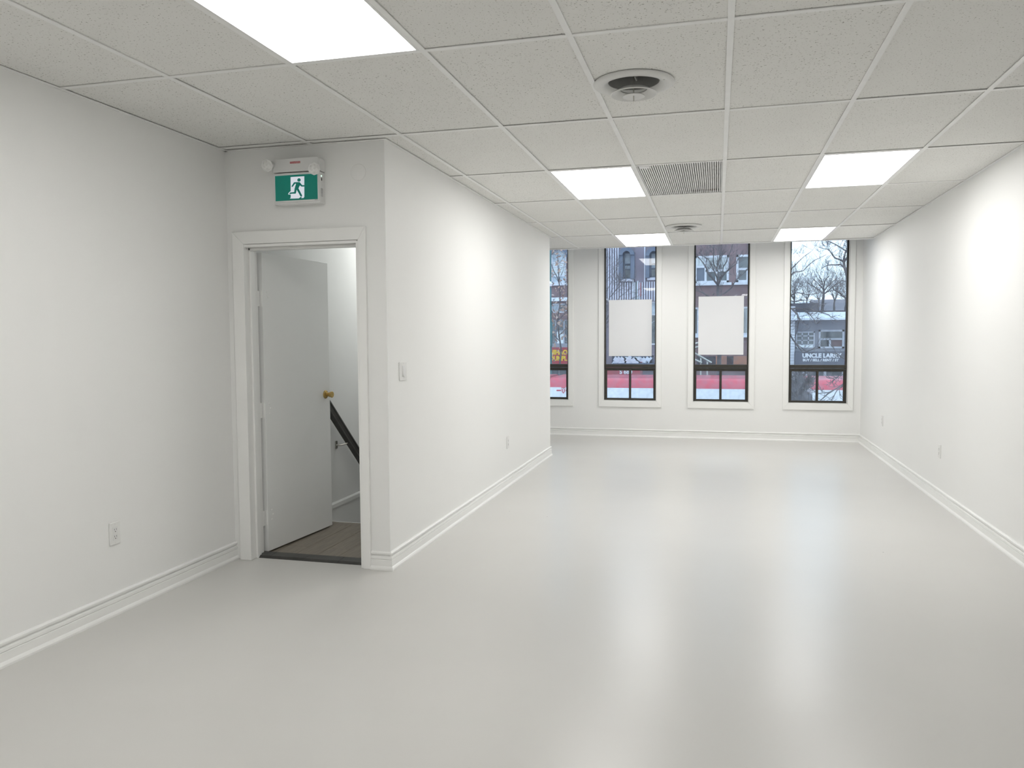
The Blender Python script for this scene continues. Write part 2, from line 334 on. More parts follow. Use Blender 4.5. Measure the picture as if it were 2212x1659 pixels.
# ------------------------------------------------------------------ round ceiling diffusers
def round_diffuser(x, y, label):
    t = empty('round_air_diffuser', (x, y, H)); tag(t, label, 'air diffuser', 'round air diffusers')
    MB().lathe([(.185, .004), (.187, -.002), (.183, -.008), (.165, -.014), (.140, -.012), (.126, -.004), (.118, .006)], 56).build('flange', 'diffuser_white', t, smooth=True)
    MB().lathe([(.062, -.024), (.080, -.034), (.105, -.047), (.1075, -.050), (.103, -.053), (.078, -.041), (.061, -.029), (.062, -.024)], 48).build('outer_cone', 'diffuser_white', t, smooth=True)
    MB().lathe([(.003, -.046), (.028, -.050), (.050, -.058), (.052, -.061), (.048, -.063), (.026, -.059), (.001, -.057)], 40).build('inner_cone', 'diffuser_white', t, smooth=True)
    MB().tube([(0, 0, .05), (0, 0, -.082)], .003, 8).build('stem', 'steel', t)
    MB().lathe([(.118, .006), (.114, .03), (.114, .52), (.001, .52)], 40).build('duct_collar', 'duct_metal', t, smooth=True)
    for k in range(5):
        a = 2*PI*k/5+.3; MB().tube([(math.cos(a)*.03, math.sin(a)*.03, .045), (math.cos(a)*.114, math.sin(a)*.114, .05)], .005, 6).build('spoke', 'damper_grey', t)
    MB().lathe([(.03, .05), (.066, .052), (.066, .060), (.03, .062)], 32).build('damper_ring', 'damper_grey', t, smooth=True)
    for a in (2.0, -.4): MB().lathe([(.0, -.0145), (.004, -.0145), (.004, -.010)], 10, (math.cos(a)*.155, math.sin(a)*.155, 0)).build('screw', 'steel', t)
round_diffuser(*V1, 'white round ceiling diffuser alone in its tile, nearer the doorway')
round_diffuser(*V2, 'white round ceiling diffuser between the air grille and the windows')
# ------------------------------------------------------------------ baseboards
PROF = [(.0, .0), (.026, .0), (.026, .010), (.022, .018), (.0165, .024), (.0155, .060), (.0125, .063), (.017, .068), (.0165, .080), (.004, .085), (.003, .092), (.014, .096), (.0145, .106), (.009, .112), (.0, .113)]
def sweep(name, path, label, mats='trim_paint'):
    """path: wall-line corner points, room on the LEFT of travel direction"""
    mb = MB(); k = len(PROF); P = [Vector(p) for p in path]
    for i, p in enumerate(P):
        ds = []
        if i > 0: ds.append((P[i]-P[i-1]).normalized())
        if i < len(P)-1: ds.append((P[i+1]-P[i]).normalized())
        ns = [Vector((-d.y, d.x)) for d in ds]
        n = ns[0] if len(ns) == 1 else (ns[0]+ns[1])/(1+ns[0].dot(ns[1]))
        for o_, z in PROF: mb.v.append((p.x+n.x*o_, p.y+n.y*o_, z))
    for i in range(len(P)-1):
        for a in range(k):
            b = (a+1) % k; mb.f.append((i*k+a, i*k+b, (i+1)*k+b, (i+1)*k+a))
    mb.f += [tuple(range(k)), tuple((len(P)-1)*k+a for a in reversed(range(k)))]
    return struct(mb.build(name, mats), label, 'baseboard')
sweep('baseboard_left', [(XL, YD), (XL, YB)], 'moulded white baseboard along the wall with the outlet')
sweep('baseboard_partition', [(XL, YE), (XP, YE), (XP, YD), (-2.088, YD)], 'moulded white baseboard wrapping the partition corner')
sweep('baseboard_right', [(XR, YB), (XR, YF)], 'moulded white baseboard along the wall with two cover plates')
sweep('baseboard_far', [(XR, YF), (XL, YF)], 'moulded white baseboard under the windows')
# ------------------------------------------------------------------ windows
def window(n, c, label):
    y = YF
    t = empty('window_%d' % n, (c, y, WZ0)); struct(t, label, 'window')
    z0, z1 = 0, WZ1-WZ0
    cs = MB(); ow = WH+.07; iw = WH+.002
    # casing: two legs and a bottom piece with mitres
    cs.prism([(-iw, .0), (-ow, -.083), (-ow, z1+.07), (-iw, z1)], -.020, 0).prism([(iw, .0), (ow, -.083), (ow, z1+.07), (iw, z1)], -.020, 0)
    cs.prism([(-iw, 0), (iw, 0), (ow, -.083), (-ow, -.083)], -.020, 0).prism([(-iw, z1), (iw, z1), (ow, z1+.07), (-ow, z1+.07)], -.020, 0)
    cs.build('casing', 'trim_paint', t, bevel=.003)
    lin = MB()   # white reveal lining
    lin.box(-WH, -WH+.006, -.012, .045, 0, z1).box(WH-.006, WH, -.012, .045, 0, z1).prism([(-.018, .004), (.045, .010), (.045, 0), (-.018, -.002)], -WH, WH, 'x')
    lin.build('reveal', 'trim_paint', t)
    fw = WH-.006; fr = MB()
    fr.box(-fw, -fw+.020, .045, .11, 0, z1).box(fw-.020, fw, .045, .11, 0, z1).box(-fw, fw, .045, .11, z1-.03, z1).box(-fw, fw, .040, .11, 0.006, .030)
    fr.build('frame', 'bronze', t)
    tz0, tz1 = .452, .520
    MB().box(-fw, fw, .034, .11, tz0+.022, tz1).box(-fw, fw, .038, .11, tz0, tz0+.018).build('transom_bar', 'bronze', t, bevel=.002)
    MB().box(-fw+.02, fw-.02, .078, .084, tz1-.005, z1-.03).build('upper_pane', 'glass', t)
    for s in (-1, 1):
        a, b = (-fw+.004, .016) if s < 0 else (-.016, fw-.004)
        ya, yb = (.044, .070) if s < 0 else (.054, .080)
        st = .036; si = .026
        l, r_ = (st, si) if s < 0 else (si, st)
        zz0, zz1 = .012, tz0
        sh = MB().box(a, a+l, ya, yb, zz0, zz1).box(b-r_, b, ya, yb, zz0, zz1).box(a+l, b-r_, ya, yb, zz0, zz0+.026).box(a+l, b-r_, ya, yb, zz1-.022, zz1)
        so = sh.build('sash', 'bronze', t, bevel=.002)
        MB().box(a+l-.004, b-r_+.004, ya+.010, ya+.014, zz0+.024, zz1-.02).build('pane', 'glass_hazy', so)
window(1, WC[0], 'tall window half hidden by the partition, red restaurant sign outside')
window(2, WC[1], 'tall window with a white poster, arched windows seen across the street')
window(3, WC[2], 'tall window with a white poster, brown brick building across the street')
window(4, WC[3], 'tall window without a poster, bare trees and sky outside')
# posters
def poster(c, z0, z1, label, seed):
    t = empty('poster', (c, YF+.078, z0)); tag(t, label, 'poster', 'white posters in the windows')
    h = z1-z0
    MB().box(-.302, .302, -.008, -.002, 0, h).build('sheet', 'poster_white', t)
    random.seed(seed); mb = MB(); nx, nz = 22, 28; W2, x0 = .345, -.345
    for j in range(nz+1):
        for i in range(nx+1):
            e = 1 if 0 < i < nx and 0 < j < nz else .5
            mb.v.append((x0+2*W2*i/nx+random.uniform(-.012, .012)*(0 < i < nx), .010+random.uniform(0, .022)*e, -.035+(h+.085)*j/nz+random.uniform(-.012, .012)))
    for j in range(nz):
        for i in range(nx):
            if 3 <= i < nx-3 and 3 <= j < nz-3: continue
            if random.random() < .32: continue
            q = j*(nx+1)+i; mb.f.append((q, q+1, q+nx+2, q+nx+1))
    MB.build(mb, 'plastic_film', 'film', t, (0, .008, 0))
def filmmat():
    m = bpy.data.materials.new('film'); m.use_nodes = True; nt = m.node_tree; nt.nodes.clear()
    t = nt.nodes.new('ShaderNodeBsdfTransparent'); g = nt.nodes.new('ShaderNodeBsdfGlossy'); g.inputs['Roughness'].default_value = .12; g.inputs[0].default_value = (.9, .95, 1, 1)
    lw = nt.nodes.new('ShaderNodeLayerWeight'); lw.inputs[0].default_value = .35
    mx = nt.nodes.new('ShaderNodeMixShader'); o = nt.nodes.new('ShaderNodeOutputMaterial')
    nt.links.new(lw.outputs['Fresnel'], mx.inputs[0]); nt.links.new(t.outputs[0], mx.inputs[1]); nt.links.new(g.outputs[0], mx.inputs[2]); nt.links.new(mx.outputs[0], o.inputs[0]); M['film'] = m
filmmat()
poster(-1.234, 1.143, 1.940, 'blank white poster taped to the glass before the arched windows', 3)
poster(.008, 1.162, 1.966, 'blank white poster taped to the glass before the brick building', 8)
# ------------------------------------------------------------------ door, frame
tr = empty('trim_1', ((DX0+DX1)/2, YD, 0)); struct(tr, 'white painted door frame and casing', 'door frame')
def tpart(mb, name, mat='trim_paint', bevel=.003): o = mb.build(name, mat, tr, (-(DX0+DX1)/2, -YD, 0), bevel=bevel); return o
tpart(MB().prism([(-2.998, 0), (-2.918, 0), (-2.918, 2.012), (-2.998, 2.090)], YD-.022, YD), 'casing')
tpart(MB().prism([(-2.138, 0), (-2.088, 0), (-2.088, 2.090), (-2.138, 2.012)], YD-.022, YD), 'casing')
tpart(MB().prism([(-2.998, 2.090), (-2.918, 2.012), (-2.138, 2.012), (-2.088, 2.090)], YD-.022, YD), 'casing')
tpart(MB().box(DX0-.012, DX0+.006, YD-.012, YD+.13, 0, DZ), 'jamb'); tpart(MB().box(DX1-.006, DX1+.012, YD-.012, YD+.13, 0, DZ), 'jamb'); tpart(MB().box(DX0, DX1, YD-.012, YD+.13, DZ-.012, DZ+.006), 'jamb')
tpart(MB().box(DX0+.006, DX0+.020, YD+.035, YD+.080, 0, DZ-.012), 'door_stop'); tpart(MB().box(DX1-.020, DX1-.006, YD+.035, YD+.080, 0, DZ-.012), 'door_stop'); tpart(MB().box(DX0+.006, DX1-.006, YD+.035, YD+.080, DZ-.028, DZ-.012), 'door_stop')
# threshold of short dark pieces
th = empty('trim_2', ((DX0+DX1)/2, YD+.1, 0)); struct(th, 'black bevelled threshold strip in the doorway', 'threshold')
xa = DX0+.006
for k, xb in enumerate((-2.83, -2.585, -2.345, DX1-.006)):
    cx = (DX0+DX1)/2
    MB().prism([(YD+.045-YD-.1, 0), (YD+.062-YD-.1, .014), (.045, .016), (.055, 0)], xa-cx+.001, xb-cx-.001, 'x').build('threshold_piece', 'threshold_rubber', th); xa = xb
# door leaf, hinged at the far side of the left jamb, swung into the stair hall
dl = math.atan2(.765, .062)
door = empty('door_1', (-2.943, 1.456, 0), dl); struct(door, 'flat white door standing open into the stair hall', 'door')
# local x along the leaf, local -y faces the doorway side
DW = .775; DH = 1.978
leaf = MB().box(0, DW, -.040, 0, .012, DH).build('leaf', 'door_paint', door, bevel=.002)
def knob():
    for s, y in ((-1, -.040), (1, 0)):
        MB().lathe([(.0, 0), (.030, 0), (.030, .006), (.026, .010), (.014, .013), (.0125, .022), (.016, .030), (.022, .052), (.0235, .058), (.021, .061), (.0, .061)], 28, axis='y').build('knob', 'brass', door, (DW-.062, y, 1.005), smooth=True, rot=(PI if s < 0 else 0, 0, 0))
knob()
for z in (.235, .95, 1.68):
    h = empty('hinge', (0, 0, z)); h.parent = door
    for k in range(5): MB().tube([(-.006, .009, -.050+.02*k), (-.006, .009, -.0315+.02*k)], .0075, 10).build('knuckle', 'trim_paint', h)
    MB().box(-.004, 0.0015, -.034, .009, -.05, .05).build('leaf_plate', 'trim_paint', h)
for z, n in ((.245, 3), (.955, 3), (1.69, 2)):
    for k in range(n):
        MB().lathe([(.0, -.0035), (.0055, -.003), (.0075, 0)], 12, axis='y').build('bolt_head', 'trim_paint', door, (.045+(.012 if k == 1 else 0), -.040, z+.035-.032*k), smooth=True)
# hinge leaves on the jamb side belong to the frame
for z in (.235, .95, 1.68): tpart(MB().box(DX0-.035, DX0+.004, YD+.131, YD+.150, z-.05, z+.05), 'hinge_plate', bevel=.001)
# ------------------------------------------------------------------ stair hall behind the door
SX0, SX1 = XL, XP-.1
struct(MB().box(SX0, SX1, YD+.12, YE-.1, H, H+.03).build('ceiling_stair', 'wall_paint'), 'white ceiling of the stair hall', 'ceiling')
fl = empty('floor_landing', ((SX0+SX1)/2, 1.9, 0)); struct(fl, 'stair landing of brown wood-look planks', 'floor')
LY0, LY1 = YD+.10, 2.37
lo = (-(SX0+SX1)/2, -1.9, 0)
MB().box(SX0, SX1, 1.34, LY1, -.2, -.003).build('screed', 'grout', fl, lo)
pw, pl = .152, .610; random.seed(11); pi_ = 0
x = SX0+.02
while x < SX1-.01:
    y = 1.35 - random.choice((.1, .3, .5))
    while y < LY1:
        a, b = max(y, 1.352), min(y+pl, LY1)
        if b-a > .03:
            cx, cy = (x+min(x+pw, SX1))/2, (a+b)/2; hw, hd = (min(x+pw, SX1)-x)/2-.0012, (b-a)/2-.0012
            MB().box(-hw, hw, -hd, hd, -.003, random.uniform(.0, .0008)).build('plank', 'plank_tile', fl, (cx+lo[0], cy+lo[1], 0))
        y += pl
    x += pw
st = empty('staircase', ((SX0+SX1)/2, LY1, 0)); struct(st, 'enclosed staircase going down from the landing', 'stairs')
for k in range(14):
    MB().box(-(SX1-SX0)/2, (SX1-SX0)/2, .24*k, .24*(k+1)+.02, -.19*(k+1)-.04, -.19*(k+1)).build('step', 'plank_tile', st)
    MB().box(-(SX1-SX0)/2, (SX1-SX0)/2, .24*k, .24*k+.02, -.19*(k+1), -.19*k-.003).build('riser', 'trim_paint', st)
struct(MB().box(SX0, SX0+.004, YD+.12, YE-.1, -2.9, 2.594).build('wall_stair', 'wall_paint'), 'white wall of the stair hall with the handrail', 'wall')
struct(MB().prism([(0, .045), (.016, .048), (.016, .078), (.006, .088), (0, .09)], YD+.13, YE-.1, 'y').build('baseboard_stair', 'trim_paint', None, (SX0+.004, 0, 0)), 'thin white moulding low on the stair hall wall', 'baseboard')
struct(MB().box(SX0, SX1, 5.72, YE-.1, -3.0, -2.85).build('floor_stair_foot', 'plank_tile'), 'floor at the foot of the stairs', 'floor')
# handrail
hr = empty('handrail', (SX0+.09, 2.72, .60)); tag(hr, 'dark wooden handrail sloping down the stair hall wall', 'handrail')
sl = math.atan2(-.43, .488)
dv = Vector((0, math.cos(sl), math.sin(sl))); nv = Vector((0, -math.sin(sl), math.cos(sl)))
prof = [(-.02, -.036), (.02, -.036), (.02, -.026), (.016, -.018), (.016, .012), (.02, .022), (.016, .036), (-.016, .036), (-.02, .022), (-.016, .012), (-.016, -.018), (-.02, -.026)]
mb = MB(); base = Vector((0, 0, .025)); kk = len(prof)
for s in (-.62, 2.6):
    for a, b in prof: mb.v.append(tuple(base + dv*s + Vector((a, 0, 0)) + nv*b))
mb.f = [tuple(range(kk)), tuple(kk+i for i in reversed(range(kk)))] + [(i, kk+i, kk+(i+1) % kk, (i+1) % kk) for i in range(kk)]
mb.build('rail', 'rail_wood', hr)
for s in (.0, 1.25, 2.3):
    p = base + dv*(s+.03)
    b = empty('bracket', p); b.parent = hr
    MB().tube([(-.082, -.05, -.055), (-.05, -.045, -.055), (-.01, -.01, -.045), (0, 0, -.03)], .006, 8).build('bracket_arm', 'steel', b, smooth=True)
    MB().box(-.0855, -.078, -.066, -.034, -.085, -.020).build('bracket_plate', 'steel', b, bevel=.003)
sl_ = empty('stair_lamp_offscreen', (-2.50, 3.5, H)); tag(sl_, 'round flush ceiling lamp in the stair hall', 'ceiling lamp')
MB().lathe([(.0, 0), (.17, 0), (.17, -.02), (.16, -.025)], 32).build('base', 'plastic_white', sl_, smooth=True)
MB().lathe([(.155, -.02), (.14, -.055), (.09, -.075), (.0, -.08)], 32).build('lamp_shade_offscreen', 'stair_lamp', sl_, smooth=True)
# ------------------------------------------------------------------ exit sign with emergency heads
ex = empty('exit_sign', (-2.52, YD, 2.25)); tag(ex, 'white emergency light unit with green running man exit sign over the doorway', 'exit sign')
def E2(px, py, y=1.222): p = at(px, py, y); return (p.x+2.52, p.z-2.25)
xa, za = E2(592, 441); xb, zb = E2(689, 370); _, zt = E2(640, 341); xt0, _ = E2(598, 350); xt1, _ = E2(691, 345)
yf = 1.222-YD
MB().box(xa, xb, yf+.004, 0, za-.004, zb+.004).build('sign_housing', 'plastic_white', ex, bevel=.004)
MB().prism([(xa-.004, zb+.008), (xb+.004, zb+.008), (xb+.004, zt-.012), (xb-.008, zt), (xa+.008, zt), (xa-.004, zt-.012)], yf-.002, 0).build('battery_housing', 'plastic_white', ex, bevel=.004)
# face panel
gx0, gz0 = xa+.012, za+.016; gx1, gz1 = xb-.010, zb-.012
pf = MB()
for q in ((xa+.004, gx0, za+.006, zb-.002), (gx1, xb-.002, za+.006, zb-.002), (gx0, gx1, za+.006, gz0), (gx0, gx1, gz1, zb-.002)): pf.box(q[0], q[1], yf-.003, yf+.005, q[2], q[3])
pf.build('face_frame', 'plastic_white', ex)
face = MB().box(gx0, gx1, yf-.0005, yf+.005, gz0, gz1).build('sign_face', 'sign_green', ex)
GW, GH = gx1-gx0, gz1-gz0
def S(u, v): return (gx0+GW*u, gz0+GH*v)      # u right, v up in the face, 0..1
def su(px, py):  # coordinates measured on the sign close-up
    # shear of the close-up: left edge x 405..430, right edge 1480..1495
    v = 1-(py-(712-(px-405)*.055))/(680); u = (px-(405+(1-v)*22))/1075; return S(u, v)
wht = MB()
wp = [(803, 742), (1150, 724), (1158, 1270), (1140, 1302), (1080, 1306), (1100, 1268), (1060, 1275), (1020, 1312), (793, 1318), (815, 1290), (812, 1208), (748, 1208), (752, 1180), (775, 1145), (812, 1122)]
wht.prism([su(*p) for p in wp], yf-.0013, yf-.0005).build('pictogram_doorway', 'sign_white', face)
man = MB()
def cap(a, b, r0, r1, k=[0]):
    a, b = Vector(a), Vector(b); d = b-a; t = math.atan2(d.y, d.x); k[0] += 1; pts = []
    for i in range(9): q = t+PI/2+PI*i/8; pts.append((a.x+r0*math.cos(q), a.y+r0*math.sin(q)))
    for i in range(9): q = t-PI/2+PI*i/8; pts.append((b.x+r1*math.cos(q), b.y+r1*math.sin(q)))
    man.prism([su(*p) for p in pts], yf-.0019-.00003*k[0], yf-.0013)
man.prism([su(1020+44*math.cos(2*PI*i/20), 822+46*math.sin(2*PI*i/20)) for i in range(20)], yf-.0020, yf-.0013)
man.prism([su(*p) for p in ((900, 886), (1030, 880), (1048, 960), (1010, 1040), (1000, 1075), (915, 1075), (920, 1010), (945, 930))], yf-.0019, yf-.0013)
cap((905, 905), (850, 990), 22, 17); cap((905, 902), (1000, 900), 20, 22); cap((1025, 905), (1090, 980), 26, 20); cap((1090, 980), (1158, 980), 20, 18)
cap((940, 1050), (925, 1160), 30, 24); cap((925, 1163), (800, 1172), 24, 16); man.prism([su(*p) for p in ((805, 1150), (770, 1192), (830, 1192), (830, 1155))], yf-.0019, yf-.0013)
cap((985, 1060), (1080, 1240), 28, 24)
man.build('pictogram_man', 'sign_green', face)
# red label, side details
lx0, lz0 = E2(627, 354); lx1, lz1 = E2(649, 348)
MB().box(lx0, lx1, yf-.0035, yf-.001, lz0, lz1).build('label', 'label_red', ex)
MB().box(gx1-.02, gx1, yf-.0036, yf-.003, gz0-.006, gz0-.001).build('maker_label', 'label_grey', ex)
MB().lathe([(.0, .003), (.004, .002), (.005, 0)], 12, (xb, -.045, zb-.022), 'x').build('indicator', 'led_green', ex)
MB().box(xb-.001, xb+.003, -.048, -.042, zb-.050, zb-.034).build('test_button', 'slot_dark', ex)
MB().box(xb-.001, xb+.001, -.055, -.030, za+.035, za+.085).build('side_label', 'label_grey', ex)
for s, (px, py) in ((-1, (580, 357)), (1, (678, 364))):
    hx, hz = E2(px, py, 1.19); h = empty('lamp_head', (hx, 1.19-YD, hz)); h.parent = ex; h.rotation_euler = (.30, 0, (.10 if s < 0 else .55))
    MB().lathe([(.014, .05), (.022, .045), (.027, .02), (.036, -.014), (.038, -.020), (.033, -.021)], 8, axis='y', caps=True).build('head_shell', 'plastic_white', h, bevel=.002)
    MB().lathe([(.031, -.0205), (.020, -.0275), (.0, -.030)], 8, axis='y', caps=True).build('lens', 'lens_clear', h, smooth=True)
    MB().tube([(0, .035, 0), (.03*(1 if s < 0 else 0), .075, .012)], .014, 10).build('neck', 'plastic_white', h)
# ------------------------------------------------------------------ wall plates
def plate(name, label, loc, rz, kind, cat, group=None, w_=.072, h_=.116):
    t = empty(name, loc, rz); tag(t, label, cat, group)     # local +y points out of the wall
    MB().box(-w_/2, w_/2, 0, .007, -h_/2, h_/2).build('cover_plate', 'plastic_plate', t, bevel=.003)
    if kind == 'outlet':
        MB().box(-.017, .017, .006, .0085, -.034, .034).build('receptacle', 'plastic_white', t, bevel=.0008)
        for z in (.018, -.018):
            for x in (-.0065, .0065): MB().box(x-.0012, x+.0012, .008, .0089, z-.001, z+.007).build('slot', 'slot_dark', t)  # slots and ground hole are solid pieces, the shade of the openings painted dark
            MB().lathe([(.0, .0089), (.0028, .0089), (.0028, .008)], 12, (0, 0, z-.008), 'y').build('ground_hole', 'slot_dark', t)
    if kind == 'switch':
        MB().box(-.017, .017, .006, .0085, -.034, .034).build('switch_frame', 'plastic_white', t)
        MB().prism([(.008, -.031), (.016, -.030), (.0095, .031), (.008, .031)], -.0155, .0155, 'x').build('rocker', 'plastic_white', t)
    for z in (.048, -.048): MB().lathe([(.0, .0082), (.003, .0078), (.003, .006)], 10, (0, 0, z), 'y').build('screw', 'plastic_white', t)
plate('wall_outlet', 'white duplex outlet low on the wall left of the doorway', (XL, .250, .421), -PI/2, 'outlet', 'outlet')
plate('wall_outlet', 'white outlet low on the partition wall', (XP, 4.09, .418), -PI/2, 'outlet', 'outlet')
plate('light_switch', 'white rocker light switch on the partition beside the doorway corner', (XP, 1.528, 1.210), -PI/2, 'switch', 'light switch', w_=.115, h_=.118)
plate('wall_outlet', 'white outlet low on the right wall, nearer the windows', (XR, 6.62, .440), PI/2, 'outlet', 'outlet')
plate('wall_outlet', 'white outlet low on the right wall, farther from the windows', (XR, 4.22, .432), PI/2, 'outlet', 'outlet')
cv = MB().lathe([(.0, -.0035), (.046, -.0035), (.049, -.002), (.050, 0)], 40, axis='y').build('round_cover_plate', 'wall_paint', None, (-2.135, YD, 2.415), smooth=True)
tag(cv, 'round painted-over cover plate beside the exit sign', 'cover plate')
#@@EXTERIOR
# ================================================================== EXTERIOR (street seen from an upper floor)
GZ = -3.6; FY = 29.0
pmat('brick_brown', (.27, .18, .185), (.20, .135, .14), scale=1.6, rough=.85, bump=.2, bscale=30, detail=6)
pmat('brick_orange', (.46, .22, .15), (.33, .17, .13), scale=3, rough=.85, detail=6)
pmat('brick_white', (.80, .82, .86), (.66, .68, .74), scale=2, rough=.8, detail=6)
pmat('siding_back', (.20, .17, .21), (.26, .22, .26), scale=2, rough=.6)
pmat('siding_rib', (.82, .82, .92), (.68, .68, .78), scale=1.5, rough=.5)
pmat('mauve_panel', (.30, .25, .31), (.25, .21, .26), scale=2, rough=.6)
pmat('hood_blue', (.11, .14, .21), (.15, .18, .25), scale=4, rough=.5)
pmat('pane_blue', (.50, .52, .53), (.44, .46, .47), scale=1.3, rough=.05, metal=1)
pmat('pane_dark', (.06, .075, .085), (.14, .16, .17), scale=1.8, rough=.08, spec=.9)
pmat('pane_blind', (.62, .70, .76), (.40, .47, .54), scale=4, rough=.3)
pmat('blind_grey', (.16, .19, .25), (.13, .16, .21), scale=3, rough=.5)
pmat('white_wood', (.78, .80, .86), (.62, .64, .70), scale=5, rough=.6)
pmat('grey_wall', (.33, .34, .39), (.40, .41, .46), scale=1.5, rough=.8)
pmat('dark_wall', (.13, .14, .18), (.17, .175, .21), scale=2, rough=.7)
pmat('roof_dark', (.13, .13, .16), (.18, .17, .20), scale=1, rough=.8)
pmat('snow_white', (.84, .88, .95), (.74, .79, .88), scale=1.5, rough=.7)
pmat('sign_red', (.50, .045, .06), (.36, .05, .07), scale=3, rough=.45)
pmat('letter_yellow', (.95, .66, .02), (.80, .5, .03), scale=3, rough=.5)
pmat('letter_white', (.88, .89, .92), (.78, .79, .83), scale=3, rough=.5)
pmat('tram_red', (.62, .07, .11), (.50, .06, .10), scale=1.2, rough=.3)
pmat('tram_white', (.86, .87, .90), (.80, .81, .86), scale=1.2, rough=.35)
pmat('bellows', (.09, .09, .11), (.13, .13, .15), scale=6, rough=.8)
pmat('rubber', (.03, .03, .03), rough=.7)
pmat('asphalt', (.15, .155, .17), (.20, .205, .22), scale=1, rough=.8, detail=6)
pmat('pavement', (.40, .41, .43), (.34, .35, .37), scale=1, rough=.85)
pmat('bark', (.085, .075, .080), (.15, .135, .14), scale=5, rough=.9)
pmat('dead_leaf', (.42, .26, .19), (.60, .48, .42), scale=2.5, rough=.8)
pmat('teal_paint', (.03, .13, .14), (.04, .17, .18), scale=3, rough=.45)
pmat('teal_banner', (.07, .22, .25), (.06, .17, .20), scale=4, rough=.6)
pmat('green_door', (.10, .14, .12), (.07, .10, .09), scale=5, rough=.6)
struct(MB().box(-260, 260, 12.2, 22.0, GZ-.5, GZ).build('floor_road', 'asphalt'), 'grey asphalt street below the windows', 'road')
struct(MB().box(-260, 260, YF+.24, 12.2, GZ-.5, GZ+.15).build('floor_pavement_near', 'pavement'), 'pavement below the windows', 'pavement')
struct(MB().box(-260, 260, 22.0, 320, GZ-.5, GZ+.15).build('floor_pavement_far', 'pavement'), 'pavement on the far side of the street', 'pavement')
def R(px0, py0, px1, py1, Y=FY):
    a, b = at(px0, py1, Y), at(px1, py0, Y); return a.x, b.x, a.z, b.z
def bld(name, label, px0, px1, pytop, wallmat, holes, depth=9, Y=FY, ztop=None):
    x0, x1, zt = at(px0, 700, Y).x+.02, at(px1, 700, Y).x-.02, at(px0, pytop, Y).z; zt = ztop or zt; ox = (x0+x1)/2
    t = empty(name, (ox, Y, GZ)); tag(t, label, 'building')
    mb = grid_wall(MB(), x0-ox, x1-ox, .1, zt-GZ, 0, .3, [(h[0]-ox, h[1]-ox, h[2]-GZ, h[3]-GZ) for h in holes])
    mb.build('front_wall', wallmat, t)
    MB().box(x0-ox, x1-ox, .31, depth, .1, zt-GZ-.02).build('core', 'dark_wall', t)
    MB().box(x0-ox, x1-ox, -.06, depth, zt-GZ-.02, zt-GZ+.16).build('roof', 'roof_dark', t)
    t['_ox'] = ox; return t
def L(t, x, z): return x-t['_ox'], z-GZ
def win(t, r, panes, frame='white_wood', fw=.06, sill=None, Y0=.10, name='window'):
    """r: (x0,x1,z0,z1) world; panes: list of (u0,u1,v0,v1,mat) in 0..1"""
    x0, x1, z0, z1 = r[0]-t['_ox'], r[1]-t['_ox'], r[2]-GZ, r[3]-GZ
    fr = MB(); W_, H_ = x1-x0, z1-z0
    fr.box(x0, x0+fw, Y0-.06, Y0+.06, z0, z1).box(x1-fw, x1, Y0-.06, Y0+.06, z0, z1).box(x0, x1, Y0-.06, Y0+.06, z0, z0+fw).box(x0, x1, Y0-.06, Y0+.06, z1-fw, z1)
    us = {round(p[i], 3) for p in panes for i in (0, 1)}
    for p in panes:
        if .02 < p[0]: fr.box(x0+W_*p[0]-fw/2, x0+W_*p[0]+fw/2, Y0-.05, Y0+.05, z0+H_*p[2], z0+H_*p[3])
        if .02 < p[2]: fr.box(x0+W_*p[0], x0+W_*p[1], Y0-.05, Y0+.05, z0+H_*p[2]-fw/2, z0+H_*p[2]+fw/2)
    f = fr.build(name, frame, t)
    for p in panes: MB().box(x0+W_*p[0]+fw/2, x0+W_*p[1]-fw/2, Y0, Y0+.03, z0+H_*p[2]+fw/2, z0+H_*p[3]-fw/2).build('pane', p[4], f)
    if sill: MB().box(x0-.1, x1+.1, -.14, .1, z0-.10, z0).build('sill', sill, t)
    return f
def arch(cx, z0, r, n=14): return [(cx+r*math.cos(PI*k/n), z0+r*math.sin(PI*k/n)) for k in range(n+1)]
# ---- building 1: brown brick restaurant, arched upper window
h1 = R(1190, 539, 1223, 612); h1b = R(1190, 655, 1224, 676); h1c = R(1186, 690, 1229, 745); h1d = R(1140, 539, 1170, 612); h1e = R(1186, 792, 1229, 900)
b1 = bld('restaurant_building', 'brown brick building with arched upper window over a red restaurant sign', 1090, 1287, 470, 'brick_brown', [h1, h1b, h1c, h1d, h1e], ztop=6.6)
for h in (h1, h1d):
    x0, x1, z0, z1 = h[0]-b1['_ox'], h[1]-b1['_ox'], h[2]-GZ, h[3]-GZ; r_ = (x1-x0)/2; cx = (x0+x1)/2; zc = z1-r_
    for s in (-1, 1):   # brick spandrels closing the square head to an arch
        pts = [(cx+s*r_, z1), (cx+s*r_, zc)] + [(cx+s*r_*math.cos(PI/2*k/8), zc+r_*math.sin(PI/2*k/8)) for k in range(1, 9)]
        MB().prism(pts, .0, .28).build('spandrel', 'brick_brown', b1)
    o_ = arch(cx, zc, r_+.14); i_ = arch(cx, zc, r_+.0)
    mb = MB()
    for k in range(14): mb.prism([o_[k], o_[k+1], i_[k+1], i_[k]], -.05, .05)
    mb.build('arch_hood', 'hood_blue', b1)
    win(b1, h, [(0, 1, .62, 1, 'pane_blind'), (0, 1, .50, .62, 'pane_blue'), (0, 1, .22, .50, 'pane_blue'), (0, 1, 0, .22, 'pane_blind')], sill='white_wood', Y0=.12)
win(b1, h1b, [(0, .5, 0, 1, 'pane_blind'), (.5, 1, 0, 1, 'pane_dark')], frame='white_wood')
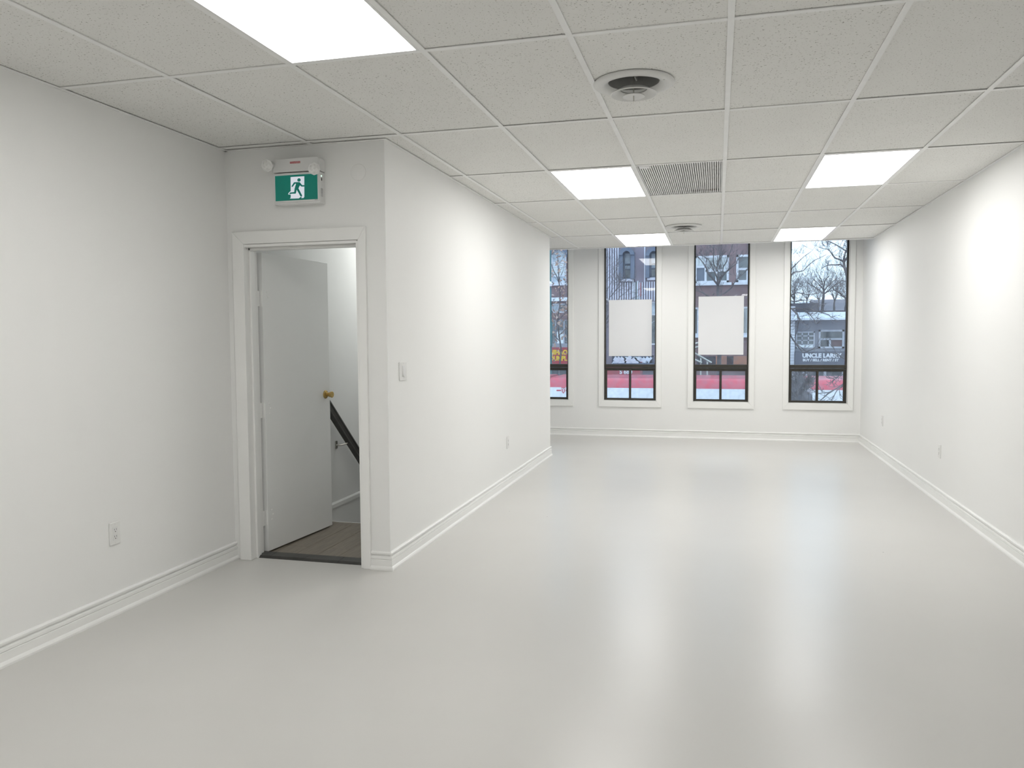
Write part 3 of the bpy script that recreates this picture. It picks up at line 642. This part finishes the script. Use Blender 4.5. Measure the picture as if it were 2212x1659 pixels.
win(b1, h1c, [(0, .33, .0, 1, 'pane_dark'), (.33, .75, .55, 1, 'pane_dark'), (.33, .75, 0, .55, 'pane_blue'), (.75, 1, 0, 1, 'pane_dark')], frame='grey_wall', sill='grey_wall')
win(b1, h1e, [(0, .5, 0, 1, 'pane_dark'), (.5, 1, 0, 1, 'pane_dark')], frame='grey_wall')
x0, x1, z0, z1 = R(1150, 643, 1232, 652); MB().box(x0-b1['_ox'], x1-b1['_ox'], -.35, 0, z0-GZ, z1-GZ).build('ledge', 'snow_white', b1)
x0, x1, z0, z1 = R(1150, 750, 1250, 785); rs = empty('restaurant_sign', ((x0+x1)/2, FY, (z0+z1)/2)); tag(rs, 'red sign board with yellow capital letters over the restaurant', 'shop sign')
MB().box((x0-x1)/2, (x1-x0)/2, -.42, -.20, (z0-z1)/2, (z1-z0)/2).build('board', 'sign_red', rs)
p1 = at(1206, 761, FY); p2 = at(1206, 774, FY); cxs, czs = (x0+x1)/2, (z0+z1)/2
text_obj('lettering', 'E NIHAO', .26, 'letter_yellow', rs, (p1.x-cxs, -.425, p1.z-czs), sx=.90, bold=.012)
text_obj('lettering', 'F DUMPL', .26, 'letter_yellow', rs, (p2.x-cxs, -.425, p2.z-czs), sx=.86, bold=.012)
# ---- building 2: ribbed metal mansard with two arched dormers
a1 = R(1347, 544, 1364, 603); a2 = R(1404, 544, 1424, 600); h2a = R(1318, 655, 1332, 745); h2b = R(1402, 651, 1420, 745); h2c = R(1322, 768, 1412, 800)
b2 = bld('mansard_building', 'purple-grey building with ribbed metal siding and arched windows', 1287, 1442, 470, 'siding_back', [a1, a2, h2a, h2b, h2c], ztop=6.9)
ox = b2['_ox']
ribs = MB(); xx0, xx1, zz0, zz1 = R(1289, 480, 1441, 652)
gaps = [R(1372, 500, 1392, 610)] ; arx = [R(1340, 530, 1372, 608), R(1396, 530, 1430, 606)]
x = xx0
while x < xx1:
    za_, zb_ = zz0, 6.85
    segs = [(za_, zb_)]
    for g in arx + gaps:
        if g[0] < x < g[1]: segs = [(za_, g[2]-.05), (g[3]+.12, zb_)] if g is not gaps[0] else [(za_, g[2])]
    for s0, s1 in segs:
        if s1-s0 > .05: ribs.box(x-ox-.022, x-ox+.022, -.06, 0, s0-GZ, s1-GZ)
    x += .097
o = ribs.build('siding_ribs', 'siding_rib', b2); o['kind'] = 'stuff'
g = gaps[0]; MB().box(g[0]-ox, g[1]-ox, -.04, 0, g[2]-GZ, 6.85-GZ).build('flat_panel', 'mauve_panel', b2)
for h in (a1, a2):
    x0, x1, z0, z1 = h[0]-ox, h[1]-ox, h[2]-GZ, h[3]-GZ; cx = (x0+x1)/2; r_ = (x1-x0)/2; zc = z1-r_; ro = r_+.15
    mb = MB(); O, I = arch(cx, zc, ro), arch(cx, zc, r_)
    for k in range(14): mb.prism([O[k], O[k+1], I[k+1], I[k]], -.42, .02)
    mb.box(cx-ro, cx-r_, -.32, .02, z0-.02, zc).box(cx+r_, cx+ro, -.32, .02, z0-.02, zc).build('arch_hood', 'hood_blue', b2)
    for s in (-1, 1):
        pts = [(cx+s*r_, z1), (cx+s*r_, zc)] + [(cx+s*r_*math.cos(PI/2*k/8), zc+r_*math.sin(PI/2*k/8)) for k in range(1, 9)]
        MB().prism(pts, .0, .28).build('spandrel', 'hood_blue', b2)
    win(b2, h, [(0, 1, .55, 1, 'pane_blind'), (0, 1, .36, .53, 'pane_blind'), (0, 1, 0, .36, 'pane_dark')], frame='hood_blue', fw=.05, sill='siding_rib', Y0=.08)
for px, mt in ((1368, 'white_wood'), (1378, 'white_wood')):
    q0, q1 = at(px, 607, FY), at(px, 655, FY); MB().tube([(q0.x-ox, -.09, q0.z-GZ), (q1.x-ox, -.09, q1.z-GZ)], .035, 8).build('downpipe', mt, b2)
x0, x1, z0, z1 = R(1370, 609, 1377, 652); MB().box(x0-ox, x1-ox, -.05, 0, z0-GZ, z1-GZ).build('green_panel', 'green_door', b2)
x0, x1, z0, z1 = R(1379, 611, 1385, 640); MB().box(x0-ox, x1-ox, -.05, 0, z0-GZ, z1-GZ).build('red_panel', 'sign_red', b2)
win(b2, h2a, [(0, 1, .5, 1, 'pane_dark'), (0, 1, 0, .5, 'pane_blue')], frame='hood_blue'); win(b2, h2b, [(0, 1, .7, 1, 'green_pane'), (0, 1, 0, .7, 'pane_dark')], frame='white_wood') if 'green_pane' in M else win(b2, h2b, [(0, 1, .7, 1, 'pane_blind'), (0, 1, 0, .7, 'pane_dark')], frame='white_wood')
win(b2, h2c, [(0, .25, 0, 1, 'pane_dark'), (.25, .5, 0, 1, 'pane_blue'), (.5, .75, 0, 1, 'pane_blue'), (.75, 1, 0, 1, 'pane_dark')], frame='hood_blue')
random.seed(21)
sw = MB(); x0, x1, z0, z1 = R(1325, 770, 1413, 784)
for k in range(46):
    x = random.uniform(x0, x1)-ox; z = z0-GZ+random.uniform(0, .22); s = random.uniform(.04, .11)
    sw.prism([(x-s, z-s*.5), (x+s*.3, z-s), (x+s, z+s*.2), (x, z+s)], -.25+random.uniform(-.05, .05), -.18)
sw.build('white_clumps', 'snow_white', b2)['kind'] = 'stuff'  # small white shapes scattered at random above the canopy
MB().box(x0-ox, x1-ox, -.30, 0, z0-GZ-.12, z0-GZ).build('canopy', 'hood_blue', b2)
# red awning with number
x0, x1, z0, z1 = R(1300, 795, 1383, 810, 27.6); aw = empty('red_awning', ((x0+x1)/2, FY, z0)); tag(aw, 'red shop awning with white street number above the tram roof', 'awning')
MB().prism([(-1.4, 0), (-1.4, .24), (-.36, .34), (-.36, 0)], (x0-x1)/2, (x1-x0)/2, 'x').build('fabric', 'sign_red', aw)
q = at(1352, 803.5, 27.6); text_obj('lettering', 'S 680', .22, 'letter_white', aw, (q.x-(x0+x1)/2, -1.41, .12), bold=.008)
# ---- building 3: brown brick with white framed windows
w3a = R(1500, 551, 1575, 612); w3b = R(1590, 549, 1640, 610); w3c = R(1490, 662, 1640, 724); w3d = R(1505, 770, 1625, 800)
w3L = R(1425, 551, 1485, 612)
b3 = bld('brick_building', 'brown brick building with white framed windows behind a bare tree', 1443, 1688, 470, 'brick_brown', [w3a, w3b, w3c, w3d], ztop=6.4, depth=4.5)
win(b3, w3a, [(0, .325, .60, 1, 'pane_blue'), (0, .325, 0, .60, 'blind_grey'), (.325, 1, .45, 1, 'pane_blue'), (.325, .64, 0, .45, 'pane_dark'), (.64, 1, 0, .45, 'pane_dark')], fw=.085, sill='white_wood', Y0=.05)
win(b3, w3b, [(0, 1, .48, 1, 'pane_dark'), (0, .5, 0, .48, 'pane_dark'), (.5, 1, 0, .48, 'pane_blue')], fw=.085, sill='white_wood', Y0=.05)
win(b3, w3c, [(0, .12, .0, 1, 'pane_dark'), (.12, .9, 0, 1, 'pane_blue'), (.9, 1, 0, 1, 'blind_grey')], fw=.07, sill='snow_white', Y0=.08)
win(b3, w3d, [(0, .33, 0, 1, 'pane_dark'), (.33, .66, 0, 1, 'pane_dark'), (.66, 1, 0, 1, 'pane_dark')], frame='dark_wall', Y0=.12)
ox = b3['_ox']
x0, x1, z0, z1 = R(1545, 769, 1625, 786)
for a, b in ((1546, 1570), (1584, 1625)):
    r4 = R(a, 769, b, 788); MB().box(r4[0]-ox, r4[1]-ox, -.25, .0, r4[2]-GZ, r4[3]-GZ).build('planter_brick', 'brick_orange', b3)
# outside metal stair railing
sr = empty('outdoor_stair_rail', (at(1520, 770, 27.5).x, 27.5, GZ)); tag(sr, 'grey metal outdoor stair rail before the brick building', 'stair rail')
so = sr.location.copy()
for a, b in (((1490, 757), (1537, 784)), ((1490, 772), (1516, 784)), ((1480, 748), (1512, 740)), ((1480, 757), (1512, 748))):
    A, B = at(*a, 27.5)-so, at(*b, 27.5)-so; MB().tube([A, B], .045, 8).build('rail', 'steel', sr)
for px, py in ((1500, 763), (1514, 771), (1528, 779)):
    A = at(px, py, 27.5)-so; MB().tube([A, Vector((A.x, A.y, 0.15))], .03, 6).build('post', 'steel', sr)
# ---- building 4: low shop with snowy canopy and sign
w4a = R(1722, 716, 1764, 753); w4b = R(1772, 712, 1829, 753); w4c = R(1722, 793, 1830, 880)
b4 = bld('low_shop_building', 'low grey shop with a snowy eave and a wide white window', 1690, 1960, 690, 'grey_wall', [w4a, w4b, w4c], Y=FY+.6, ztop=at(1760, 690, FY+.6).z)
b4.location.y = FY+.6; ox = b4['_ox']
x0, x1, z0, z1 = R(1693, 668, 1960, 692, FY-.4)
MB().prism([(-1.0, z0-GZ), (-1.0, z0-GZ+.08), (1.2, z1-GZ), (1.2, z1-GZ-.12)], x0-ox, x1-ox, 'x').build('snowy_eave', 'snow_white', b4)
x0, x1, z0, z1 = R(1705, 655, 1768, 667, 34); MB().box(x0-ox, x1-ox, 4.0, 8.0, z0-GZ-.5, z1-GZ).build('upper_roof', 'roof_dark', b4)
x0, x1, z0, z1 = R(1692, 662, 1717, 768); wl = MB().box(x0-ox, x1-ox, -.75, 0, .1, z1-GZ).build('white_brick_pier', 'brick_white', b4)
bz = GZ+.15
jm = MB(); zb = .2
while zb < z1-GZ-.1: jm.box(x0-ox-.001, x1-ox-.012, -.752, -.74, zb, zb+.015); zb += .11
jm.build('joints', 'grey_wall', b4)['kind'] = 'stuff'
win(b4, w4a, [(i/3, (i+1)/3, .22+.26*j, .22+.26*(j+1), 'pane_dark') for i in range(3) for j in range(3)] + [(0, 1, 0, .22, 'pane_blue')], fw=.045, Y0=.02)
win(b4, w4b, [(0, 1, .5, 1, 'pane_dark'), (0, .45, 0, .5, 'pane_dark'), (.45, 1, 0, .5, 'brick_brown')], fw=.07, Y0=.02)
win(b4, w4c, [(0, .15, 0, 1, 'pane_dark'), (.15, .22, 0, 1, 'pane_blue'), (.22, .6, 0, 1, 'pane_dark'), (.6, 1, 0, 1, 'pane_dark')], fw=.09, Y0=.05)
x0, x1, z0, z1 = R(1716, 760, 1960, 788); ss = empty('shop_sign', ((x0+x1)/2, FY+.6, (z0+z1)/2)); tag(ss, 'dark shop sign with two lines of white capital letters', 'shop sign')
MB().box((x0-x1)/2, (x1-x0)/2, -.8, -.01, (z0-z1)/2, (z1-z0)/2).build('board', 'dark_wall', ss)
cxs, czs = (x0+x1)/2, (z0+z1)/2
p1 = at(1733, 768.5, FY-.2); p2 = at(1734, 778, FY-.2)
text_obj('lettering', 'UNCLE LARRY', .215, 'letter_white', ss, (p1.x-cxs, -.81, p1.z-czs), align='LEFT', bold=.012, sx=1.0)
text_obj('lettering', 'BUY / SELL / RENT / ST', .13, 'letter_white', ss, (p2.x-cxs, -.81, p2.z-czs), align='LEFT', bold=.006, sx=1.0)
# ---- flanking buildings, seen only from a step aside
def plain_building(label, px0, px1, ztop, mt, cols_, n_rows=2):
    hs = []
    for c in cols_:
        for a, b in ((548, 612), (660, 730), (795, 880))[:n_rows+1]: hs.append(R(c, a, c+34, b))
    t = bld('street_building', label, px0, px1, 470, mt, hs, ztop=ztop)
    for h in hs: win(t, h, [(0, 1, .5, 1, 'pane_blue'), (0, 1, 0, .5, 'pane_dark')], sill='white_wood')
plain_building('plain grey rendered building on the far side of the restaurant', 640, 1088, 6.2, 'grey_wall', (690, 760, 830, 900, 970, 1030))
plain_building('plain brown brick building on the far side of the low shop', 1984, 2420, 5.8, 'brick_brown', (2005, 2080, 2155, 2230, 2310))
# far houses behind
def far_house(px0, px1, pytop, Y, label, mt='roof_dark'):
    x0, x1, _, z1 = R(px0, pytop, px1, 700, Y); c = (x0+x1)/2; h_ = z1-GZ; t = empty('far_house', (c, Y, GZ)); tag(t, label, 'house')
    W_ = (x1-x0)/2; MB().box(-W_, W_, 0, 8, .1, h_-1.2).build('walls', 'brick_brown', t)
    MB().prism([(-.4, h_-1.2), (4, h_), (8.4, h_-1.2)], -W_-.3, W_+.3, 'x').build('roof', mt, t)
    for k in range(3):
        x = -W_+W_*2*(k+.5)/3; f = MB().box(x-.5, x+.5, -.04, .02, h_-2.8, h_-1.5).build('window', 'white_wood', t); MB().box(x-.42, x+.42, -.06, -.03, h_-2.72, h_-1.58).build('pane', 'pane_dark', f)
far_house(1768, 1905, 641, 74, 'far house with a long dark roof behind the low shop')
far_house(1600, 1757, 648, 84, 'far house with a snowy roof among the bare trees', 'snow_white')
# ---- tram
TY = atz(1360, 838, -.03).y
def tram():
    t = empty('tram', (0, TY, GZ)); tag(t, 'articulated tram with red roof edge and white upper side in the street', 'tram')
    b = -.03-GZ
    X = lambda px: at(px, 838, TY).x
    xs = [(X(880), X(1172), 'end'), (X(1187), X(1690), ''), (X(1755), X(2350), 'end')]
    for a, c, kind in xs:
        prof = [(.0, b), (.02, b+.08), (.07, b+.17), (.16, b+.24), (.28, b+.27), (2.2, b+.27), (2.32, b+.24), (2.41, b+.17), (2.46, b+.08), (2.48, b)]
        MB().prism(prof, a, c, 'x').build('roof_fairing', 'tram_red', t, smooth=True)
        n = max(1, int((c-a)/2.8)); 
        for k in range(n):
            x0, x1 = a+(c-a)*k/n, a+(c-a)*(k+1)/n; MB().box(x0+.006, x1-.006, -.004, 2.484, b-.285, b-.002).build('upper_panel', 'tram_white', t)
        MB().box(a+.05, c-.05, .02, 2.46, b-1.35, b-.28).build('window_band', 'pane_dark', t)
        MB().box(a, c, 0, 2.48, b-2.9, b-1.34).build('lower_body', 'tram_white', t); MB().box(a, c, -.003, 2.483, b-2.95, b-2.2).build('red_stripe', 'tram_red', t)
        for wx in (a+1.2, (a+c)/2, c-1.2): MB().lathe([(.0, 0), (.3, 0), (.3, .14), (.0, .14)], 20, (wx, .15, .32), 'y').build('wheel', 'rubber', t)
    for a, c in ((X(1172), X(1187)), (X(1690), X(1755))):
        mb = MB(); n = max(3, int((c-a)/.09))
        for k in range(n): x = a+(c-a)*(k+.5)/n; e = .03; mb.box(x-(c-a)/n*.32, x+(c-a)/n*.32, .08, 2.4, .5, b-.12)
        mb.box(a, c, .14, 2.34, .5, b-.16).build('bellows', 'bellows', t)
    # emblem on the upper side: shield with side wings
    p = at(1217, 843, TY); ex_, ez = p.x, p.z-GZ
    em = MB().prism([(ex_-.06, ez+.09), (ex_+.06, ez+.09), (ex_+.045, ez-.04), (ex_, ez-.10), (ex_-.045, ez-.04)], -.012, -.003)
    em.box(ex_-.20, ex_-.07, -.012, -.003, ez-.025, ez+.015).box(ex_+.07, ex_+.20, -.012, -.003, ez-.025, ez+.015)
    em.build('emblem', 'tram_red', t); MB().box(ex_-.04, ex_+.04, -.015, -.012, ez+.035, ez+.06).box(ex_-.012, ex_+.012, -.015, -.012, ez-.05, ez+.06).build('emblem_inlay', 'tram_white', t)
tram()
# ---- street lamp post with teal banner and signal box
lp = at(1187.5, 650, 22.8); ps = empty('lamp_post', (lp.x, 22.8, GZ)); tag(ps, 'teal post with a vertical banner before the restaurant', 'lamp post')
MB().tube([(0, 0, 0), (0, 0, 4.0), (0, 0, 8.2)], [.09, .07, .05], 10).build('pole', 'teal_paint', ps)
x0, x1, z0, z1 = R(1182, 618, 1192, 651, 22.8); MB().box(x0-lp.x, x1-lp.x, -.09, -.07, z0-GZ, z1-GZ).build('banner', 'teal_banner', ps)
x0, x1, z0, z1 = R(1184, 697, 1194, 748, 22.8); MB().box(x0-lp.x, x1-lp.x, -.14, -.05, z0-GZ, z1-GZ).build('signal_box', 'teal_paint', ps, bevel=.02)
MB().tube([(0, 0, 8.1), (0, -.8, 8.5), (0, -1.8, 8.55)], .04, 8).build('arm', 'teal_paint', ps); MB().box(-.12, .12, -2.3, -1.7, 8.48, 8.6).build('lantern', 'steel', ps, bevel=.03)
q = at(1187, 613, 22.7); MB().lathe([(.0, -.10), (.09, -.08), (.11, 0), (.06, .07), (.0, .09)], 12, (q.x-lp.x, -.1, q.z-GZ)).build('globe', 'letter_white', ps, smooth=True)
# ---- trees
def rv(s): return Vector((random.uniform(-s, s), random.uniform(-s, s), random.uniform(-s, s)))
def grow(mb, p, d, ln, r, depth, up=.12, nch=(2, 3), curl=.25, seg=4):
    pts = [p.copy()]; rad = [r]; n = 4 if depth > 0 else 3; d = d.normalized()
    for i in range(n):
        d = (d + rv(curl) + Vector((0, 0, up))).normalized(); p = p + d*ln/n; pts.append(p.copy()); rad.append(max(r*(1-.75*(i+1)/n), .0035))
    mb.tube(pts, rad, seg if r > .02 else 3, caps=False)
    if depth > 0:
        for _ in range(random.randint(*nch)+1):
            k = random.randint(1, n); nd = (d + rv(.85)).normalized(); grow(mb, pts[k], nd, ln*random.uniform(.45, .75), max(rad[k]*.75, .005), depth-1, up, nch, curl, seg)
def poly(base, pts, Y, jy=.35):
    out = []
    for i, q in enumerate(pts):
        Yp = Y + (random.uniform(-jy, jy) if i else 0); p = at(*q, Yp) if len(q) == 2 else at(q[0], q[1], q[2]); out.append(p-base)
    # subdivide with wobble
    res = [out[0]]
    for a, b in zip(out, out[1:]):
        m = (a+b)/2 + rv((b-a).length*.06); res += [m, b]
    return res
def tree(label, px, Y, trunk, limbs, rt, rl, seed, tw=(6, 2), twl=.9, mat='bark', leaves=0, group='bare street trees', up=.12, cat='tree', zb=None, curl=.25):
    random.seed(seed); g0 = at(px, 700, Y); base = Vector((g0.x, Y, GZ+.15)); t = empty('bare_tree', base); tag(t, label, cat, group)
    tp = [Vector((0, 0, 0))] + poly(base, trunk, Y, .05); mb = MB(); n = len(tp)
    mb.tube(tp, [rt*(1-.5*i/(n-1)) for i in range(n)], 9).build('trunk', mat, t, smooth=True)
    tips = []
    for li, pts in enumerate(limbs):
        P = poly(base, pts, Y); m = len(P); mb = MB(); r0 = rl*random.uniform(.8, 1.1); rr = [max(r0*(1-.8*i/(m-1)), .006) for i in range(m)]
        mb.tube(P, rr, 6, caps=False)
        for _ in range(tw[0]):
            k = random.randint(1, m-1); f_ = random.random(); p = P[k-1].lerp(P[k], f_); d = (P[k]-P[k-1]).normalized() + rv(.9)
            grow(mb, p, d, twl*random.uniform(.5, 1.1), max(rr[k]*.55, .006), tw[1], up, curl=curl); tips.append(p)
        mb.build('limb', mat, t)
    if leaves:
        mb = MB()
        for _ in range(leaves):
            c = random.choice(tips) + rv(.75); a = rv(1).normalized(); b = a.cross(rv(1)).normalized(); s = random.uniform(.05, .10); k = len(mb.v)
            c2 = a.cross(b)*s*.25
            mb.v += [tuple(c-a*s), tuple(c+b*s*.5+c2), tuple(c+a*s), tuple(c-b*s*.5+c2)]; mb.f += [(k, k+1, k+2), (k, k+2, k+3)]
        mb.build('leaves', 'dead_leaf', t)['kind'] = 'stuff'
    return t
tree('street tree still holding brown leaves before the restaurant', 1208, 24.3, [(1208, 800), (1207, 720), (1209, 660), (1208, 612)], [[(1208, 612), (1206, 580), (1205, 545), (1203, 500)], [(1208, 640), (1222, 615), (1240, 585), (1260, 560)], [(1208, 612), (1196, 585), (1184, 560), (1170, 530)], [(1208, 690), (1192, 672), (1170, 660), (1150, 640)], [(1208, 690), (1224, 672), (1245, 660), (1270, 630)], [(1207, 725), (1222, 710), (1240, 705)], [(1207, 735), (1195, 722), (1176, 715)]], .035, .02, 5, tw=(8, 1), leaves=520)
tree('bare tree whose twigs cross the ribbed siding', 1280, 27.0, [(1280, 800), (1281, 720)], [[(1281, 720), (1300, 660), (1318, 615), (1335, 570)], [(1281, 715), (1310, 650), (1332, 625), (1352, 605)], [(1281, 735), (1310, 690), (1340, 640), (1362, 622)], [(1281, 720), (1290, 640), (1308, 590), (1312, 545)], [(1281, 720), (1262, 650), (1255, 590)], [(1281, 740), (1330, 668), (1375, 640)]], .06, .024, 9, tw=(9, 2), twl=.8)
tree('bare forked tree before the white framed windows', 1553, 26.0, [(1553, 800), (1553, 700), (1552, 650), (1551, 618)], [[(1551, 618), (1548, 598), (1538, 575), (1530, 560), (1510, 545)], [(1551, 618), (1556, 598), (1548, 580), (1540, 565), (1541, 535), (1538, 500)], [(1551, 618), (1562, 592), (1563, 575), (1575, 550), (1585, 515)], [(1551, 616), (1530, 590), (1522, 572), (1504, 553), (1490, 540)], [(1556, 600), (1572, 585), (1590, 570), (1606, 540)], [(1548, 580), (1555, 560), (1560, 520)], [(1552, 640), (1580, 622), (1596, 600), (1612, 585)], [(1552, 655), (1530, 640), (1512, 630), (1495, 625)]], .085, .035, 3, tw=(6, 2), twl=.6, up=.2)
tree('large bare tree with a crooked trunk by the low shop', 1858, 26.2, [(1856, 800), (1846, 680), (1836, 615), (1828, 588), (1823, 566)], [[(1823, 566), (1812, 560), (1800, 553), (1796, 546), (1786, 538), (1768, 533)], [(1824, 566), (1832, 548), (1818, 536), (1797, 524), (1780, 515)], [(1828, 585), (1815, 571), (1795, 572), (1781, 576), (1774, 582)], [(1832, 548), (1838, 525), (1828, 505)], [(1834, 600), (1850, 570), (1870, 540)], [(1823, 566), (1826, 545), (1838, 530), (1845, 500)], [(1840, 650), (1820, 640), (1800, 625), (1792, 605)]], .085, .036, 14, tw=(6, 2), twl=.55, curl=.3)
tree('bare tree with a long level limb across the snowy eave', 1664, 25.0, [(1664, 800), (1666, 720), (1668, 660), (1670, 620)], [[(1670, 620), (1700, 598), (1712, 578), (1728, 562), (1750, 545)], [(1669, 640), (1698, 605), (1715, 588), (1735, 585), (1760, 562), (1785, 550)], [(1668, 672), (1706, 667), (1735, 667), (1752, 668), (1770, 673), (1790, 680), (1806, 690)], [(1712, 668), (1722, 678), (1727, 692), (1722, 712), (1716, 730)], [(1668, 690), (1705, 720), (1722, 745), (1735, 762), (1752, 756), (1772, 752)], [(1669, 640), (1700, 640), (1722, 632), (1745, 636), (1770, 632)], [(1670, 620), (1685, 560), (1690, 520)], [(1669, 650), (1705, 650), (1730, 648), (1760, 655)], [(1735, 667), (1750, 680), (1762, 700)]], .09, .034, 31, tw=(6, 2), twl=.6)
tree('distant bare tree rising behind the low shop', 1779, 44, [(1779, 690), (1779, 640), (1779, 622)], [[(1779, 622), (1775, 606), (1770, 596), (1762, 582)], [(1779, 622), (1783, 605), (1792, 596), (1796, 582)], [(1779, 630), (1795, 612), (1808, 600), (1805, 585)], [(1780, 635), (1800, 618), (1818, 606), (1835, 610)], [(1779, 635), (1760, 620), (1745, 612), (1730, 610)], [(1779, 625), (1770, 615), (1752, 600)]], .10, .045, 41, tw=(6, 2), twl=1.0, mat='bark', group='distant bare trees', up=.22)
for k, (px, Y, sd) in enumerate(((1715, 50, 51), (1742, 57, 52), (1768, 62, 53), (1802, 48, 54), (1826, 55, 55), (1690, 67, 56), (1850, 60, 57))):
    tree('distant bare tree in the row behind the low shop roof', px, Y, [(px, 665), (px+1, 650)], [[(px+1, 650), (px+random.uniform(-8, 8), 636), (px-10+6*j, 622-6*(j % 2))] for j in range(5)], .08, .035, sd, tw=(6, 2), twl=1.1, mat='bark', group='distant bare trees', up=.1)
tree('near bare tree reaching twigs in front of the tram', 1885, 11.7, [(1885, 880), (1880, 820)], [[(1880, 820), (1850, 818), (1822, 829), (1800, 843), (1784, 849), (1766, 851)], [(1880, 825), (1840, 822), (1818, 836), (1804, 850), (1796, 864)], [(1880, 818), (1842, 800), (1815, 810), (1800, 822)], [(1880, 815), (1838, 778), (1810, 765), (1780, 762)], [(1800, 843), (1778, 860), (1762, 872)]], .08, .018, 61, tw=(7, 1), twl=.28, group='near street trees')
sh = tree('dense twiggy treetop in front of the gap in the tram', 1728, 10.6, [(1728, 900), (1728, 876)], [[(1728, 876), (1728+dx, 850-abs(dx)*.2), (1728+dx*1.7, 826+abs(dx)*.5)] for dx in (-15, -11, -7, -4, -1, 2, 5, 8, 12)], .04, .011, 71, tw=(10, 2), twl=.20, group='near street trees')
